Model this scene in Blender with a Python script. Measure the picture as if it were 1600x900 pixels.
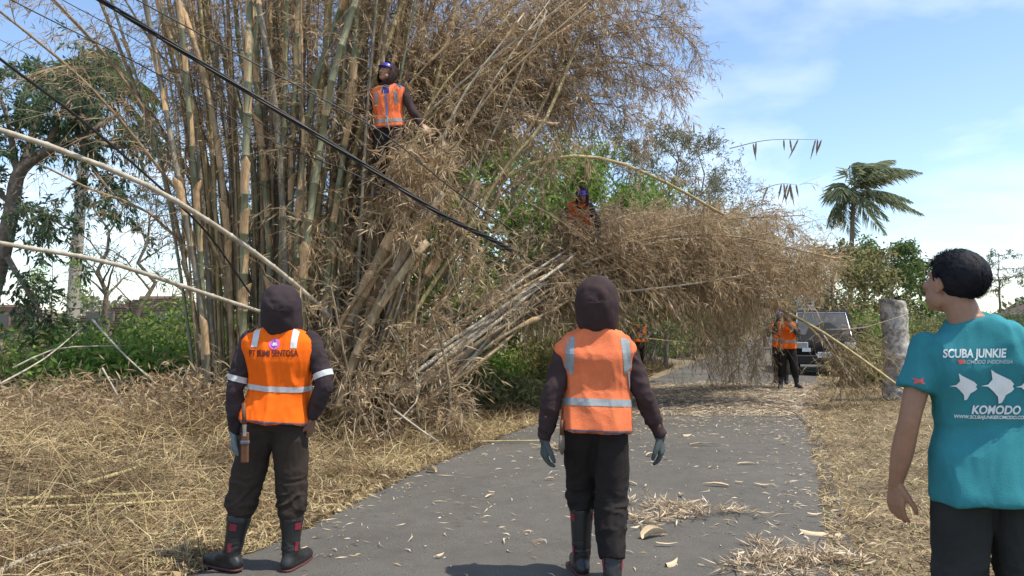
import bpy, bmesh, math, random
import numpy as np
from mathutils import Vector, Matrix, Euler, noise as mnoise
from mathutils.bvhtree import BVHTree

for o in list(bpy.data.objects):
    bpy.data.objects.remove(o, do_unlink=True)
SC = bpy.context.scene
COL = SC.collection
R = math.radians

# ------------------------------------------------------------------ camera
CAM_H, FPX, PITCH = 1.46, 1180.0, math.atan(53 / 1180.0)
cam_d = bpy.data.cameras.new('camera')
cam_d.sensor_width = 36.0
cam_d.lens = 36.0 * FPX / 1600.0
cam_d.clip_start, cam_d.clip_end = 0.05, 2000.0
cam = bpy.data.objects.new('camera', cam_d)
cam.location = (0, 0, CAM_H)
cam.rotation_euler = (R(90) + PITCH, 0, 0)
COL.objects.link(cam)
SC.camera = cam

# ------------------------------------------------------------------ sun and sky
SUN_EL, SUN_AZ = R(64), R(108)          # azimuth measured clockwise from +Y (camera forward): right and behind
sun_dir = Vector((math.sin(SUN_AZ) * math.cos(SUN_EL), math.cos(SUN_AZ) * math.cos(SUN_EL), math.sin(SUN_EL)))
sl = bpy.data.lights.new('sun', 'SUN')
sl.energy, sl.angle, sl.color = 3.7, R(0.6), (1.0, 0.93, 0.82)
so = bpy.data.objects.new('sun', sl)
so.rotation_euler = (-sun_dir).to_track_quat('-Z', 'Y').to_euler()
so.location = (20, -20, 40)
COL.objects.link(so)

W = bpy.data.worlds.new('World')
SC.world = W
W.use_nodes = True
nt = W.node_tree
nt.nodes.clear()
out = nt.nodes.new('ShaderNodeOutputWorld')
bg = nt.nodes.new('ShaderNodeBackground')
bg.inputs['Strength'].default_value = 0.145
sky = nt.nodes.new('ShaderNodeTexSky')
sky.sky_type = 'NISHITA'
sky.sun_disc = False
sky.sun_elevation = SUN_EL
sky.sun_rotation = SUN_AZ
sky.air_density, sky.dust_density, sky.ozone_density = 1.0, 0.45, 2.2
tc = nt.nodes.new('ShaderNodeTexCoord')
sep = nt.nodes.new('ShaderNodeSeparateXYZ')
nt.links.new(tc.outputs['Generated'], sep.inputs[0])
za = nt.nodes.new('ShaderNodeMath'); za.operation = 'ADD'; za.inputs[1].default_value = 0.22
zm = nt.nodes.new('ShaderNodeMath'); zm.operation = 'MAXIMUM'; zm.inputs[1].default_value = 0.05
nt.links.new(sep.outputs['Z'], za.inputs[0]); nt.links.new(za.outputs[0], zm.inputs[0])
dv = nt.nodes.new('ShaderNodeVectorMath'); dv.operation = 'DIVIDE'
cmb = nt.nodes.new('ShaderNodeCombineXYZ')
for i in range(3):
    nt.links.new(zm.outputs[0], cmb.inputs[i])
nt.links.new(tc.outputs['Generated'], dv.inputs[0]); nt.links.new(cmb.outputs[0], dv.inputs[1])
mp = nt.nodes.new('ShaderNodeMapping')
mp.inputs['Location'].default_value = (2.6, 0.9, 1.4)
mp.inputs['Scale'].default_value = (1.0, 1.0, 1.0)
nt.links.new(dv.outputs[0], mp.inputs['Vector'])
nz = nt.nodes.new('ShaderNodeTexNoise')
nz.inputs['Scale'].default_value = 1.35; nz.inputs['Detail'].default_value = 7; nz.inputs['Roughness'].default_value = 0.52
nz.inputs['Distortion'].default_value = 0.25
nt.links.new(mp.outputs[0], nz.inputs['Vector'])
cr = nt.nodes.new('ShaderNodeValToRGB')
cr.color_ramp.elements[0].position = 0.46; cr.color_ramp.elements[0].color = (0, 0, 0, 1)
cr.color_ramp.elements[1].position = 0.77; cr.color_ramp.elements[1].color = (0.75, 0.75, 0.75, 1)
nt.links.new(nz.outputs['Fac'], cr.inputs['Fac'])
mx = nt.nodes.new('ShaderNodeMixRGB')
mx.inputs['Color2'].default_value = (6.3, 6.6, 7.1, 1)
nt.links.new(cr.outputs['Color'], mx.inputs['Fac'])
nt.links.new(sky.outputs['Color'], mx.inputs['Color1'])
nt.links.new(mx.outputs[0], bg.inputs['Color'])
nt.links.new(bg.outputs[0], out.inputs['Surface'])

SC.view_settings.view_transform = 'Standard'
SC.view_settings.look = 'None'
SC.view_settings.exposure = 0.70
SC.view_settings.gamma = 1.0
SC.view_settings.use_curve_mapping = False
SC.render.engine = 'CYCLES'
SC.cycles.max_bounces = 6
SC.cycles.diffuse_bounces = 3
SC.cycles.glossy_bounces = 3
SC.cycles.transmission_bounces = 4
SC.cycles.transparent_max_bounces = 6
SC.cycles.use_denoising = True

# ------------------------------------------------------------------ helpers
RNG = np.random.default_rng(7)
random.seed(7)
CP, SP = math.cos(PITCH), math.sin(PITCH)

def at(px, py, Y):
    """world point that stands Y metres ahead of the camera and is seen at photo pixel px,py"""
    u, v = (px - 800) / FPX, (450 - py) / FPX
    d = Y / (CP - v * SP)
    return np.array([d * u, Y, CAM_H + d * (SP + v * CP)])

def nrm(a):
    return a / np.maximum(np.linalg.norm(a, axis=-1, keepdims=True), 1e-9)

def tag(o, label=None, cat=None, group=None, kind=None):
    if label: o['label'] = label
    if cat: o['category'] = cat
    if group: o['group'] = group
    if kind: o['kind'] = kind
    return o

def empty(name, loc, rz=0.0, label=None, cat=None, group=None):
    o = bpy.data.objects.new(name, None)
    o.empty_display_size = 0.2
    o.location = loc
    o.rotation_euler = (0, 0, rz)
    COL.objects.link(o)
    return tag(o, label, cat, group)

def np_mesh(name, V, F, smooth=False):
    V = np.asarray(V, dtype=np.float32).reshape(-1, 3)
    F = np.asarray(F, dtype=np.int32)
    k = F.shape[1]
    me = bpy.data.meshes.new(name)
    me.vertices.add(len(V)); me.vertices.foreach_set('co', V.ravel())
    me.loops.add(F.size); me.loops.foreach_set('vertex_index', F.ravel())
    me.polygons.add(len(F)); me.polygons.foreach_set('loop_start', np.arange(len(F), dtype=np.int32) * k)
    if smooth:
        me.polygons.foreach_set('use_smooth', np.ones(len(F), dtype=bool))
    me.update(calc_edges=True)
    return me

def link(name, me, mat, parent=None, smooth=None):
    o = bpy.data.objects.new(name, me)
    COL.objects.link(o)
    if mat is not None:
        me.materials.clear(); me.materials.append(mat)
    if parent is not None:
        o.parent = parent
    if smooth is not None:
        me.polygons.foreach_set('use_smooth', np.full(len(me.polygons), smooth, dtype=bool))
    return o

class MB:
    """collects simple shapes into one mesh"""
    def __init__(s): s.v, s.f = [], []
    def add(s, V, F):
        b = len(s.v)
        s.v.extend([tuple(p) for p in V]); s.f.extend([tuple(i + b for i in f) for f in F]); return s
    def box(s, c, d, rot=None):
        x, y, z = d[0] / 2, d[1] / 2, d[2] / 2
        P = [Vector(p) for p in ((-x,-y,-z),(x,-y,-z),(x,y,-z),(-x,y,-z),(-x,-y,z),(x,-y,z),(x,y,z),(-x,y,z))]
        if rot: P = [Euler(rot).to_matrix() @ p for p in P]
        return s.add([p + Vector(c) for p in P], [(0,3,2,1),(4,5,6,7),(0,1,5,4),(1,2,6,5),(2,3,7,6),(3,0,4,7)])
    def tube(s, pts, rad, n=8, caps=True):
        V, F = tube1(pts, rad, n, caps); return s.add(V, F)
    def mesh(s, name):
        me = bpy.data.meshes.new(name); me.from_pydata(s.v, [], s.f); me.update(); return me
    def build(s, name, mat, parent=None, smooth=False, bevel=0.0):
        o = link(name, s.mesh(name), mat, parent, smooth)
        if bevel:
            m = o.modifiers.new('bevel', 'BEVEL'); m.width = bevel; m.segments = 2; m.limit_method = 'ANGLE'
        return o

def tube1(pts, rad, n=8, caps=True):
    P = np.asarray(pts, float); k = len(P)
    r = np.full(k, rad, float) if np.isscalar(rad) else np.asarray(rad, float)
    t = nrm(np.gradient(P, axis=0))
    ref = np.array([0, 0, 1.0]) if abs(t.mean(0)[2]) < .85 * np.linalg.norm(t.mean(0)) else np.array([0, 1.0, 0])
    u = nrm(np.cross(t, ref)); v = np.cross(t, u)
    a = np.linspace(0, 2 * np.pi, n, endpoint=False)
    V = P[:, None] + r[:, None, None] * (np.cos(a)[None, :, None] * u[:, None] + np.sin(a)[None, :, None] * v[:, None])
    V = V.reshape(-1, 3)
    F = []
    for i in range(k - 1):
        for j in range(n):
            j2 = (j + 1) % n
            F.append((i*n + j, i*n + j2, (i+1)*n + j2, (i+1)*n + j))
    if caps:
        F.append(tuple(range(n - 1, -1, -1))); F.append(tuple((k-1)*n + j for j in range(n)))
    return V, F

def tubes(P, Rr, n=3):
    """m open tubes of k points each: P (m,k,3), Rr (m,k)"""
    P = np.asarray(P, float); m, k, _ = P.shape
    t = nrm(np.gradient(P, axis=1))
    tm = nrm(t.mean(1))
    ref = np.where(np.abs(tm[:, 2:3]) < .85, np.array([[0, 0, 1.0]]), np.array([[1.0, 0, 0]]))[:, None, :]
    u = nrm(np.cross(t, np.broadcast_to(ref, t.shape))); v = np.cross(t, u)
    a = np.linspace(0, 2 * np.pi, n, endpoint=False)
    V = P[:, :, None] + Rr[:, :, None, None] * (np.cos(a)[:, None] * u[:, :, None] + np.sin(a)[:, None] * v[:, :, None])
    idx = np.arange(m * k * n).reshape(m, k, n)
    nx = np.roll(idx, -1, axis=2)
    F = np.stack([idx[:, :-1], nx[:, :-1], nx[:, 1:], idx[:, 1:]], -1).reshape(-1, 4)
    return V.reshape(-1, 3), F

def leaf_mesh(B, D, L, Wd, rng, mid=.4, fold=.25, droop=.12):
    """n lance leaves as two triangles each, folded along the midrib"""
    n = len(B)
    D = nrm(D)
    rv = rng.normal(size=(n, 3))
    S = nrm(np.cross(D, rv)); N = np.cross(S, D)
    L = L[:, None]; Wd = Wd[:, None]
    tip = B + D * L + np.array([0, 0, -1.0]) * L * droop
    m_ = B + D * L * mid
    V = np.stack([B, m_ + S * Wd / 2 + N * Wd * fold, m_ - S * Wd / 2 + N * Wd * fold, tip], 1).reshape(-1, 3)
    i = np.arange(n)[:, None] * 4
    F = np.concatenate([i + np.array([[0, 1, 3]]), i + np.array([[0, 3, 2]])], 0)
    return V, F

def curve(pts, n):
    """Catmull-Rom through pts, n samples"""
    P = np.asarray(pts, float)
    if len(P) == 2:
        return P[0] + (P[1] - P[0]) * np.linspace(0, 1, n)[:, None]
    Q = np.vstack([2 * P[0] - P[1], P, 2 * P[-1] - P[-2]])
    s = np.linspace(0, len(P) - 1, n); i = np.minimum(s.astype(int), len(P) - 2); t = (s - i)[:, None]
    a, b, c, d = Q[i], Q[i + 1], Q[i + 2], Q[i + 3]
    return .5 * (2*b + (c - a)*t + (2*a - 5*b + 4*c - d)*t**2 + (3*b - a - 3*c + d)*t**3)

# ------------------------------------------------------------------ materials
def nodes_of(name):
    m = bpy.data.materials.new(name); m.use_nodes = True
    t = m.node_tree; t.nodes.clear()
    o = t.nodes.new('ShaderNodeOutputMaterial'); p = t.nodes.new('ShaderNodeBsdfPrincipled')
    t.links.new(p.outputs[0], o.inputs[0])
    return m, t, p, o

def ramp(t, stops):
    r = t.nodes.new('ShaderNodeValToRGB'); e = r.color_ramp.elements
    while len(e) < len(stops): e.new(0.5)
    for i, (pos, c) in enumerate(stops):
        e[i].position = pos; e[i].color = (*c, 1)
    return r

def mat(name, col, rough=.6, var=.18, scale=8.0, bump=0.0, bscale=60.0, spec=.3, metal=0.0, coat=0.0, col2=None, detail=5, stretch=None):
    m, t, p, o = nodes_of(name)
    c = np.array(col)
    tcn = t.nodes.new('ShaderNodeTexCoord')
    src = tcn.outputs['Object']
    if stretch:
        mpn = t.nodes.new('ShaderNodeMapping'); mpn.inputs['Scale'].default_value = stretch
        t.links.new(src, mpn.inputs[0]); src = mpn.outputs[0]
    n = t.nodes.new('ShaderNodeTexNoise'); n.inputs['Scale'].default_value = scale; n.inputs['Detail'].default_value = detail
    n.inputs['Roughness'].default_value = .6
    t.links.new(src, n.inputs['Vector'])
    lo = tuple(c * (1 - var)) if col2 is None else tuple(col2)
    r = ramp(t, [(.3, lo), (.7, tuple(np.minimum(c * (1 + var * .6), 1)))])
    t.links.new(n.outputs['Fac'], r.inputs['Fac']); t.links.new(r.outputs[0], p.inputs['Base Color'])
    p.inputs['Roughness'].default_value = rough
    p.inputs['Specular IOR Level'].default_value = spec
    p.inputs['Metallic'].default_value = metal
    p.inputs['Coat Weight'].default_value = coat
    if bump:
        b = t.nodes.new('ShaderNodeTexNoise'); b.inputs['Scale'].default_value = bscale; b.inputs['Detail'].default_value = 4
        t.links.new(src, b.inputs['Vector'])
        bn = t.nodes.new('ShaderNodeBump'); bn.inputs['Strength'].default_value = bump; bn.inputs['Distance'].default_value = .01
        t.links.new(b.outputs['Fac'], bn.inputs['Height']); t.links.new(bn.outputs[0], p.inputs['Normal'])
    return m

def leaf_mat(name, stops, trans=.3, rough=.6, spec=.25, patch=None):
    m, t, p, o = nodes_of(name)
    g = t.nodes.new('ShaderNodeNewGeometry')
    r = ramp(t, stops)
    t.links.new(g.outputs['Random Per Island'], r.inputs['Fac'])
    col = r.outputs[0]
    if patch:
        tcn = t.nodes.new('ShaderNodeTexCoord'); nn = t.nodes.new('ShaderNodeTexNoise'); nn.inputs['Scale'].default_value = patch; nn.inputs['Detail'].default_value = 5
        t.links.new(tcn.outputs['Object'], nn.inputs['Vector']); rp = ramp(t, [(.36, (.42,.36,.33)), (.5, (.9,.85,.8)), (.66, (1.15,1.12,1.05))]); t.links.new(nn.outputs['Fac'], rp.inputs[0])
        mm = t.nodes.new('ShaderNodeMixRGB'); mm.blend_type = 'MULTIPLY'; mm.inputs[0].default_value = 1; t.links.new(col, mm.inputs[1]); t.links.new(rp.outputs[0], mm.inputs[2]); col = mm.outputs[0]
    t.links.new(col, p.inputs['Base Color'])
    p.inputs['Roughness'].default_value = rough; p.inputs['Specular IOR Level'].default_value = spec
    tr = t.nodes.new('ShaderNodeBsdfTranslucent'); t.links.new(col, tr.inputs[0])
    ms = t.nodes.new('ShaderNodeMixShader'); ms.inputs[0].default_value = trans
    t.links.new(p.outputs[0], ms.inputs[1]); t.links.new(tr.outputs[0], ms.inputs[2]); t.links.new(ms.outputs[0], o.inputs[0])
    return m

M = {}
M['dry'] = leaf_mat('dry_leaf', [(0, (.25,.16,.09)), (.35, (.40,.285,.165)), (.7, (.54,.41,.25)), (1, (.68,.56,.38))], .42)
M['dry_brown'] = leaf_mat('dry_leaf_brown', [(0, (.22,.145,.095)), (.4, (.37,.26,.165)), (.8, (.50,.37,.24)), (1, (.64,.52,.36))], .45)
M['straw'] = leaf_mat('straw', [(0, (.12,.08,.05)), (.25, (.23,.165,.095)), (.5, (.36,.275,.15)), (.8, (.48,.39,.215)), (.9, (.60,.52,.34)), (1, (.27,.29,.10))], .15, patch=1.3)
M['litter'] = leaf_mat('litter', [(0, (.20,.14,.085)), (.4, (.40,.30,.19)), (.8, (.58,.47,.33)), (1, (.72,.63,.48))], .1)
M['rust_leaf'] = leaf_mat('rust_leaf', [(0, (.24,.08,.03)), (.5, (.38,.15,.06)), (1, (.46,.24,.12))], .25)
M['twig'] = mat('dry_twig', (.34,.25,.15), .8, .35, 6)
M['green'] = leaf_mat('green_leaf', [(0, (.05,.09,.025)), (.5, (.10,.165,.045)), (.85, (.17,.23,.07)), (1, (.26,.28,.10))], .42)
M['bright'] = leaf_mat('bright_leaf', [(0, (.08,.16,.03)), (.5, (.16,.28,.05)), (1, (.32,.38,.10))], .45)
M['dark_green'] = leaf_mat('dark_green_leaf', [(0, (.07,.11,.06)), (.6, (.12,.18,.095)), (1, (.20,.26,.15))], .55)
M['grey_green'] = leaf_mat('grey_green_leaf', [(0, (.09,.11,.065)), (.5, (.17,.19,.11)), (1, (.30,.28,.18))], .4)
M['olive'] = leaf_mat('olive_leaf', [(0, (.10,.11,.04)), (.5, (.21,.21,.08)), (1, (.40,.35,.16))], .4)
M['palm_leaf'] = leaf_mat('palm_leaf', [(0, (.14,.17,.10)), (.5, (.22,.26,.15)), (1, (.34,.36,.22))], .45)
M['bark'] = mat('bark', (.20,.165,.13), .9, .4, 14, .6, 40, col2=(.09,.075,.06))
M['pale_bark'] = mat('pale_bark', (.42,.39,.34), .85, .3, 10, .5, 30, col2=(.25,.23,.20), stretch=(1, 1, 5))
M['culm_green'] = mat('culm_green', (.215,.20,.11), .5, .3, 6, .2, 40, spec=.3, col2=(.125,.145,.09), stretch=(3, 3, 1.2))
M['culm_grey'] = mat('culm_grey', (.215,.175,.12), .6, .35, 7, .2, 40, col2=(.10,.10,.08), stretch=(3, 3, 1.2))
M['culm_tan'] = mat('culm_tan', (.36,.27,.155), .65, .3, 8, .25, 50, col2=(.19,.135,.075), stretch=(4, 4, 1))
M['culm_yellow'] = mat('culm_yellow', (.44,.36,.17), .55, .25, 7, .2, 40, col2=(.25,.20,.095), stretch=(3, 3, .8))
M['culm_pale'] = mat('culm_pale', (.44,.40,.32), .65, .25, 5, .2, 40, col2=(.30,.26,.20), stretch=(3, 3, .8))
M['culm_dead'] = mat('culm_dead', (.27,.205,.125), .8, .35, 7, .3, 40, col2=(.15,.11,.07), stretch=(3, 3, .8))
M['sheath'] = mat('culm_sheath', (.54,.37,.20), .75, .25, 9, .3, 70, col2=(.33,.21,.11), stretch=(6, 6, 1))
M['sheath_in'] = mat('loose_sheath', (.62,.50,.33), .65, .25, 12, .2, 60, col2=(.45,.33,.20), stretch=(4, 4, 1))
M['cut'] = mat('cut_end', (.62,.48,.29), .8, .2, 20)
M['cable'] = mat('cable_sheathing', (.018,.018,.02), .45, .2, 10, spec=.4)
# ------------------------------------------------------------------ ground and road
YL = np.array([-12, 0, 2, 4.4, 5.27, 7.27, 9.2, 12, 18, 30, 60, 140.])
XLv = np.array([-7.6, -3.4, -2.7, -1.88, -1.50, -1.0, -.33, .75, 3.15, 7.6, 19.0, 52.])
YR = np.array([-12, 0, 2.8, 4.4, 6.5, 10, 13.8, 17, 20.5, 30, 60, 140.])
XRv = np.array([-4.2, .35, 1.32, 1.96, 2.77, 4.05, 5.5, 6.95, 8.5, 12.3, 23.6, 57.])
def XL(y): return np.interp(y, YL, XLv)
def XR(y): return np.interp(y, YR, XRv)
def sst(a, b, x):
    t = np.clip((x - a) / (b - a), 0, 1); return t * t * (3 - 2 * t)
def bumps(x, y):
    return (np.sin(x * 1.7 + 1.3 * np.sin(y * .9)) * np.sin(y * 1.9 + 1.1 * np.sin(x * 1.2)) + .5 * np.sin(x * 4.3 + y * 2.1) * np.sin(y * 3.7 - x * 1.4))
def gh(x, y):
    x = np.asarray(x, float); y = np.asarray(y, float)
    dl, dr = XL(y) - x, x - XR(y)
    h = np.where(dl > 0, .015 + .27 * sst(.7, 3.2, dl) + .07 * sst(.4, 1.5, dl) * bumps(x, y), 0)
    h = np.where(dr > 0, .012 + .10 * sst(.2, 2.0, dr) + .03 * sst(.3, 1.5, dr) * bumps(x, y), h)
    return np.where((dl <= .12) & (dr <= .12), -.06, h)

def build_ground():
    s = np.linspace(-1, 1, 261)
    xs = 3.0 + 14 * np.sinh(s * 4.2) / 1.6 * .55
    t = np.linspace(0, 1, 240)
    ys = -14 + 8 * (np.exp(t * 4.35) - 1)
    X, Y = np.meshgrid(xs, ys)
    Z = gh(X, Y)
    Z = np.where((Y > 90) | (np.abs(X) > 60), .05, Z)
    V = np.stack([X, Y, Z], -1).reshape(-1, 3)
    n = len(xs); i = (np.arange(len(ys) - 1)[:, None] * n + np.arange(n - 1)[None]).ravel()
    F = np.stack([i, i + 1, i + n + 1, i + n], -1)
    m, t_, p, o = nodes_of('dry_soil')
    tcn = t_.nodes.new('ShaderNodeTexCoord')
    n1 = t_.nodes.new('ShaderNodeTexNoise'); n1.inputs['Scale'].default_value = 1.1; n1.inputs['Detail'].default_value = 9; n1.inputs['Roughness'].default_value = .7
    n2 = t_.nodes.new('ShaderNodeTexNoise'); n2.inputs['Scale'].default_value = 38; n2.inputs['Detail'].default_value = 6
    for q in (n1, n2): t_.links.new(tcn.outputs['Object'], q.inputs['Vector'])
    r1 = ramp(t_, [(.3, (.13,.10,.06)), (.5, (.21,.165,.10)), (.62, (.27,.22,.13)), (.78, (.16,.16,.07))])
    r2 = ramp(t_, [(.3, (.45,.45,.45)), (.7, (1.15,1.1,1.0))])
    t_.links.new(n1.outputs['Fac'], r1.inputs[0]); t_.links.new(n2.outputs['Fac'], r2.inputs[0])
    mm = t_.nodes.new('ShaderNodeMixRGB'); mm.blend_type = 'MULTIPLY'; mm.inputs[0].default_value = 1
    t_.links.new(r1.outputs[0], mm.inputs[1]); t_.links.new(r2.outputs[0], mm.inputs[2]); t_.links.new(mm.outputs[0], p.inputs['Base Color'])
    p.inputs['Roughness'].default_value = .95
    bn = t_.nodes.new('ShaderNodeBump'); bn.inputs['Strength'].default_value = .7; bn.inputs['Distance'].default_value = .03
    t_.links.new(n2.outputs['Fac'], bn.inputs['Height']); t_.links.new(bn.outputs[0], p.inputs['Normal'])
    o_ = link('ground', np_mesh('ground', V, F, True), m)
    tag(o_, 'dry earth ground on both sides of the road', kind='structure')

def build_road():
    ys = np.concatenate([np.arange(-12, 30, .12), np.arange(30, 140, 2.0)])
    rg = np.random.default_rng(3)
    def edge_noise(): 
        a = rg.normal(size=len(ys)); k = np.ones(5) / 5
        return .05 * np.convolve(a, k, 'same') + .03 * rg.normal(size=len(ys)) * (rg.random(len(ys)) < .5)
    l = XL(ys) - .03 + edge_noise(); r = XR(ys) + .03 + edge_noise()
    nx = 9; s = np.linspace(0, 1, nx)
    X = l[:, None] + (r - l)[:, None] * s[None]
    Y = np.repeat(ys[:, None], nx, 1)
    Z = .035 * (1 - (2 * s - 1) ** 2)[None] + 0 * Y + .006 * np.sin(X * 2.1 + Y * 1.3) * np.sin(Y * .8) + .002
    V = np.stack([X, Y, Z], -1).reshape(-1, 3)
    i = (np.arange(len(ys) - 1)[:, None] * nx + np.arange(nx - 1)[None]).ravel()
    F = np.stack([i, i + 1, i + nx + 1, i + nx], -1)
    m, t, p, o = nodes_of('asphalt')
    tcn = t.nodes.new('ShaderNodeTexCoord')
    def nz(sc, det, ro=.6):
        n = t.nodes.new('ShaderNodeTexNoise'); n.inputs['Scale'].default_value = sc; n.inputs['Detail'].default_value = det; n.inputs['Roughness'].default_value = ro
        t.links.new(tcn.outputs['Object'], n.inputs['Vector']); return n
    a, b, c = nz(.45, 9, .6), nz(190, 4), nz(5, 9, .7)
    r1 = ramp(t, [(.3, (.082,.077,.068)), (.5, (.096,.090,.079)), (.7, (.118,.110,.095))])
    r2 = ramp(t, [(.3, (.45,.45,.45)), (.5, (1,1,1)), (.68, (1.75,1.72,1.65))])
    r3 = ramp(t, [(.32, (.86,.86,.86)), (.5, (1,1,1)), (.68, (1.10,1.09,1.06))])
    t.links.new(a.outputs['Fac'], r1.inputs[0]); t.links.new(b.outputs['Fac'], r2.inputs[0]); t.links.new(c.outputs['Fac'], r3.inputs[0])
    m1 = t.nodes.new('ShaderNodeMixRGB'); m1.blend_type = 'MULTIPLY'; m1.inputs[0].default_value = 1
    m2 = t.nodes.new('ShaderNodeMixRGB'); m2.blend_type = 'MULTIPLY'; m2.inputs[0].default_value = 1
    t.links.new(r1.outputs[0], m1.inputs[1]); t.links.new(r2.outputs[0], m1.inputs[2])
    t.links.new(m1.outputs[0], m2.inputs[1]); t.links.new(r3.outputs[0], m2.inputs[2]); t.links.new(m2.outputs[0], p.inputs['Base Color'])
    p.inputs['Roughness'].default_value = .88; p.inputs['Specular IOR Level'].default_value = .25
    bn = t.nodes.new('ShaderNodeBump'); bn.inputs['Strength'].default_value = .55; bn.inputs['Distance'].default_value = .008
    t.links.new(b.outputs['Fac'], bn.inputs['Height']); t.links.new(bn.outputs[0], p.inputs['Normal'])
    o_ = link('road', np_mesh('road', V, F, True), m)
    tag(o_, 'narrow grey asphalt road strewn with bamboo litter', kind='structure')
def rz(x, y):
    l, r = XL(y), XR(y); s = np.clip((x - l) / (r - l), 0, 1)
    return .035 * (1 - (2 * s - 1) ** 2) + .006 * np.sin(x * 2.1 + y * 1.3) * np.sin(y * .8) + .002
def gz(x, y):
    x = np.asarray(x, float); y = np.asarray(y, float)
    on = (x > XL(y) - .03) & (x < XR(y) + .03)
    return np.where(on, rz(x, y), np.maximum(gh(x, y), 0.0))
build_ground()
build_road()

# ------------------------------------------------------------------ bamboo
def culm_mesh(path, r0, r1, rng, seg=.3, n=9):
    """a jointed culm along a curved path: swollen ring at every node"""
    L = np.linalg.norm(np.diff(path, axis=0), axis=1); s = np.concatenate([[0], np.cumsum(L)])
    tot = s[-1]
    pos, rad = [0.0], [1.0]
    nodes = []
    x = rng.uniform(.05, seg)
    while x < tot - .05:
        nodes.append(x)
        pos += [x - .018, x - .005, x + .006, x + .02]; rad += [1.0, 1.20, 1.14, .96]
        x += seg * rng.uniform(.85, 1.15) * (1 + .2 * x / tot)
    pos.append(tot); rad.append(1.0)
    pos = np.array(pos); o = np.argsort(pos); pos = np.clip(pos[o], 0, tot); rad = np.array(rad)[o]
    P = np.stack([np.interp(pos, s, path[:, k]) for k in range(3)], 1)
    rr = rad * np.interp(pos, [0, tot], [r0, r1])
    V, F = tube1(P, rr, n, True)
    me = bpy.data.meshes.new('culm'); me.from_pydata([tuple(v) for v in V], [], F); me.update()
    me.polygons.foreach_set('use_smooth', np.ones(len(me.polygons), dtype=bool))
    return me, [(x, np.array([np.interp(x, s, path[:, k]) for k in range(3)]), np.interp(x, [0, tot], [r0, r1])) for x in nodes], tot

def sheath_mesh(p, tan, r, length, ang, rng, flare):
    """papery culm sheath: part-cylinder wrapped on the internode, narrowing to a pointed loose tip"""
    tan = tan / np.linalg.norm(tan)
    ref = np.array([0, 1.0, 0]) if abs(tan[1]) < .8 else np.array([1.0, 0, 0])
    u = nrm(np.cross(tan, ref)); v = np.cross(tan, u)
    V, F = [], []
    nh, na = 7, 7
    for i in range(nh):
        t = i / (nh - 1)
        half = math.pi * .86 * (1 - .25 * t) if t < .72 else math.pi * .64 * max(0.02, (1 - t) / .28) ** .8
        off = r * 1.06 + .004 + flare * t * t * t * (1 + .3 * rng.normal())
        for j in range(na):
            a = ang + half * (2 * j / (na - 1) - 1)
            q = p + tan * (length * t) + off * (math.cos(a) * u + math.sin(a) * v)
            V.append(tuple(q))
    for i in range(nh - 1):
        for j in range(na - 1):
            b = i * na + j
            F.append((b, b + 1, b + na + 1, b + na))
    me = bpy.data.meshes.new('sheath'); me.from_pydata(V, [], F); me.update()
    me.polygons.foreach_set('use_smooth', np.ones(len(me.polygons), dtype=bool))
    return me

def add_culm(parent, path, r0, r1, material, rng, sheaths=0.0, seg=.3, s_rng=(0, 1), n=9):
    me, nodes, tot = culm_mesh(path, r0, r1, rng, seg, n)
    c = link('culm', me, M[material], parent)
    tang = nrm(np.gradient(path, axis=0))
    L = np.linalg.norm(np.diff(path, axis=0), axis=1); s = np.concatenate([[0], np.cumsum(L)])
    for x, p, r in nodes:
        if sheaths and s_rng[0] <= x / tot <= s_rng[1] and rng.random() < sheaths:
            tn = np.array([np.interp(x, s, tang[:, k]) for k in range(3)])
            # sheaths are mostly on the sides that face the open road
            ang = rng.uniform(0, 6.28)
            link('sheath', sheath_mesh(p, tn, r, seg * rng.uniform(.7, 1.25), ang, rng, rng.uniform(.0, .05)), M['sheath'], c)
    return c

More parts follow.
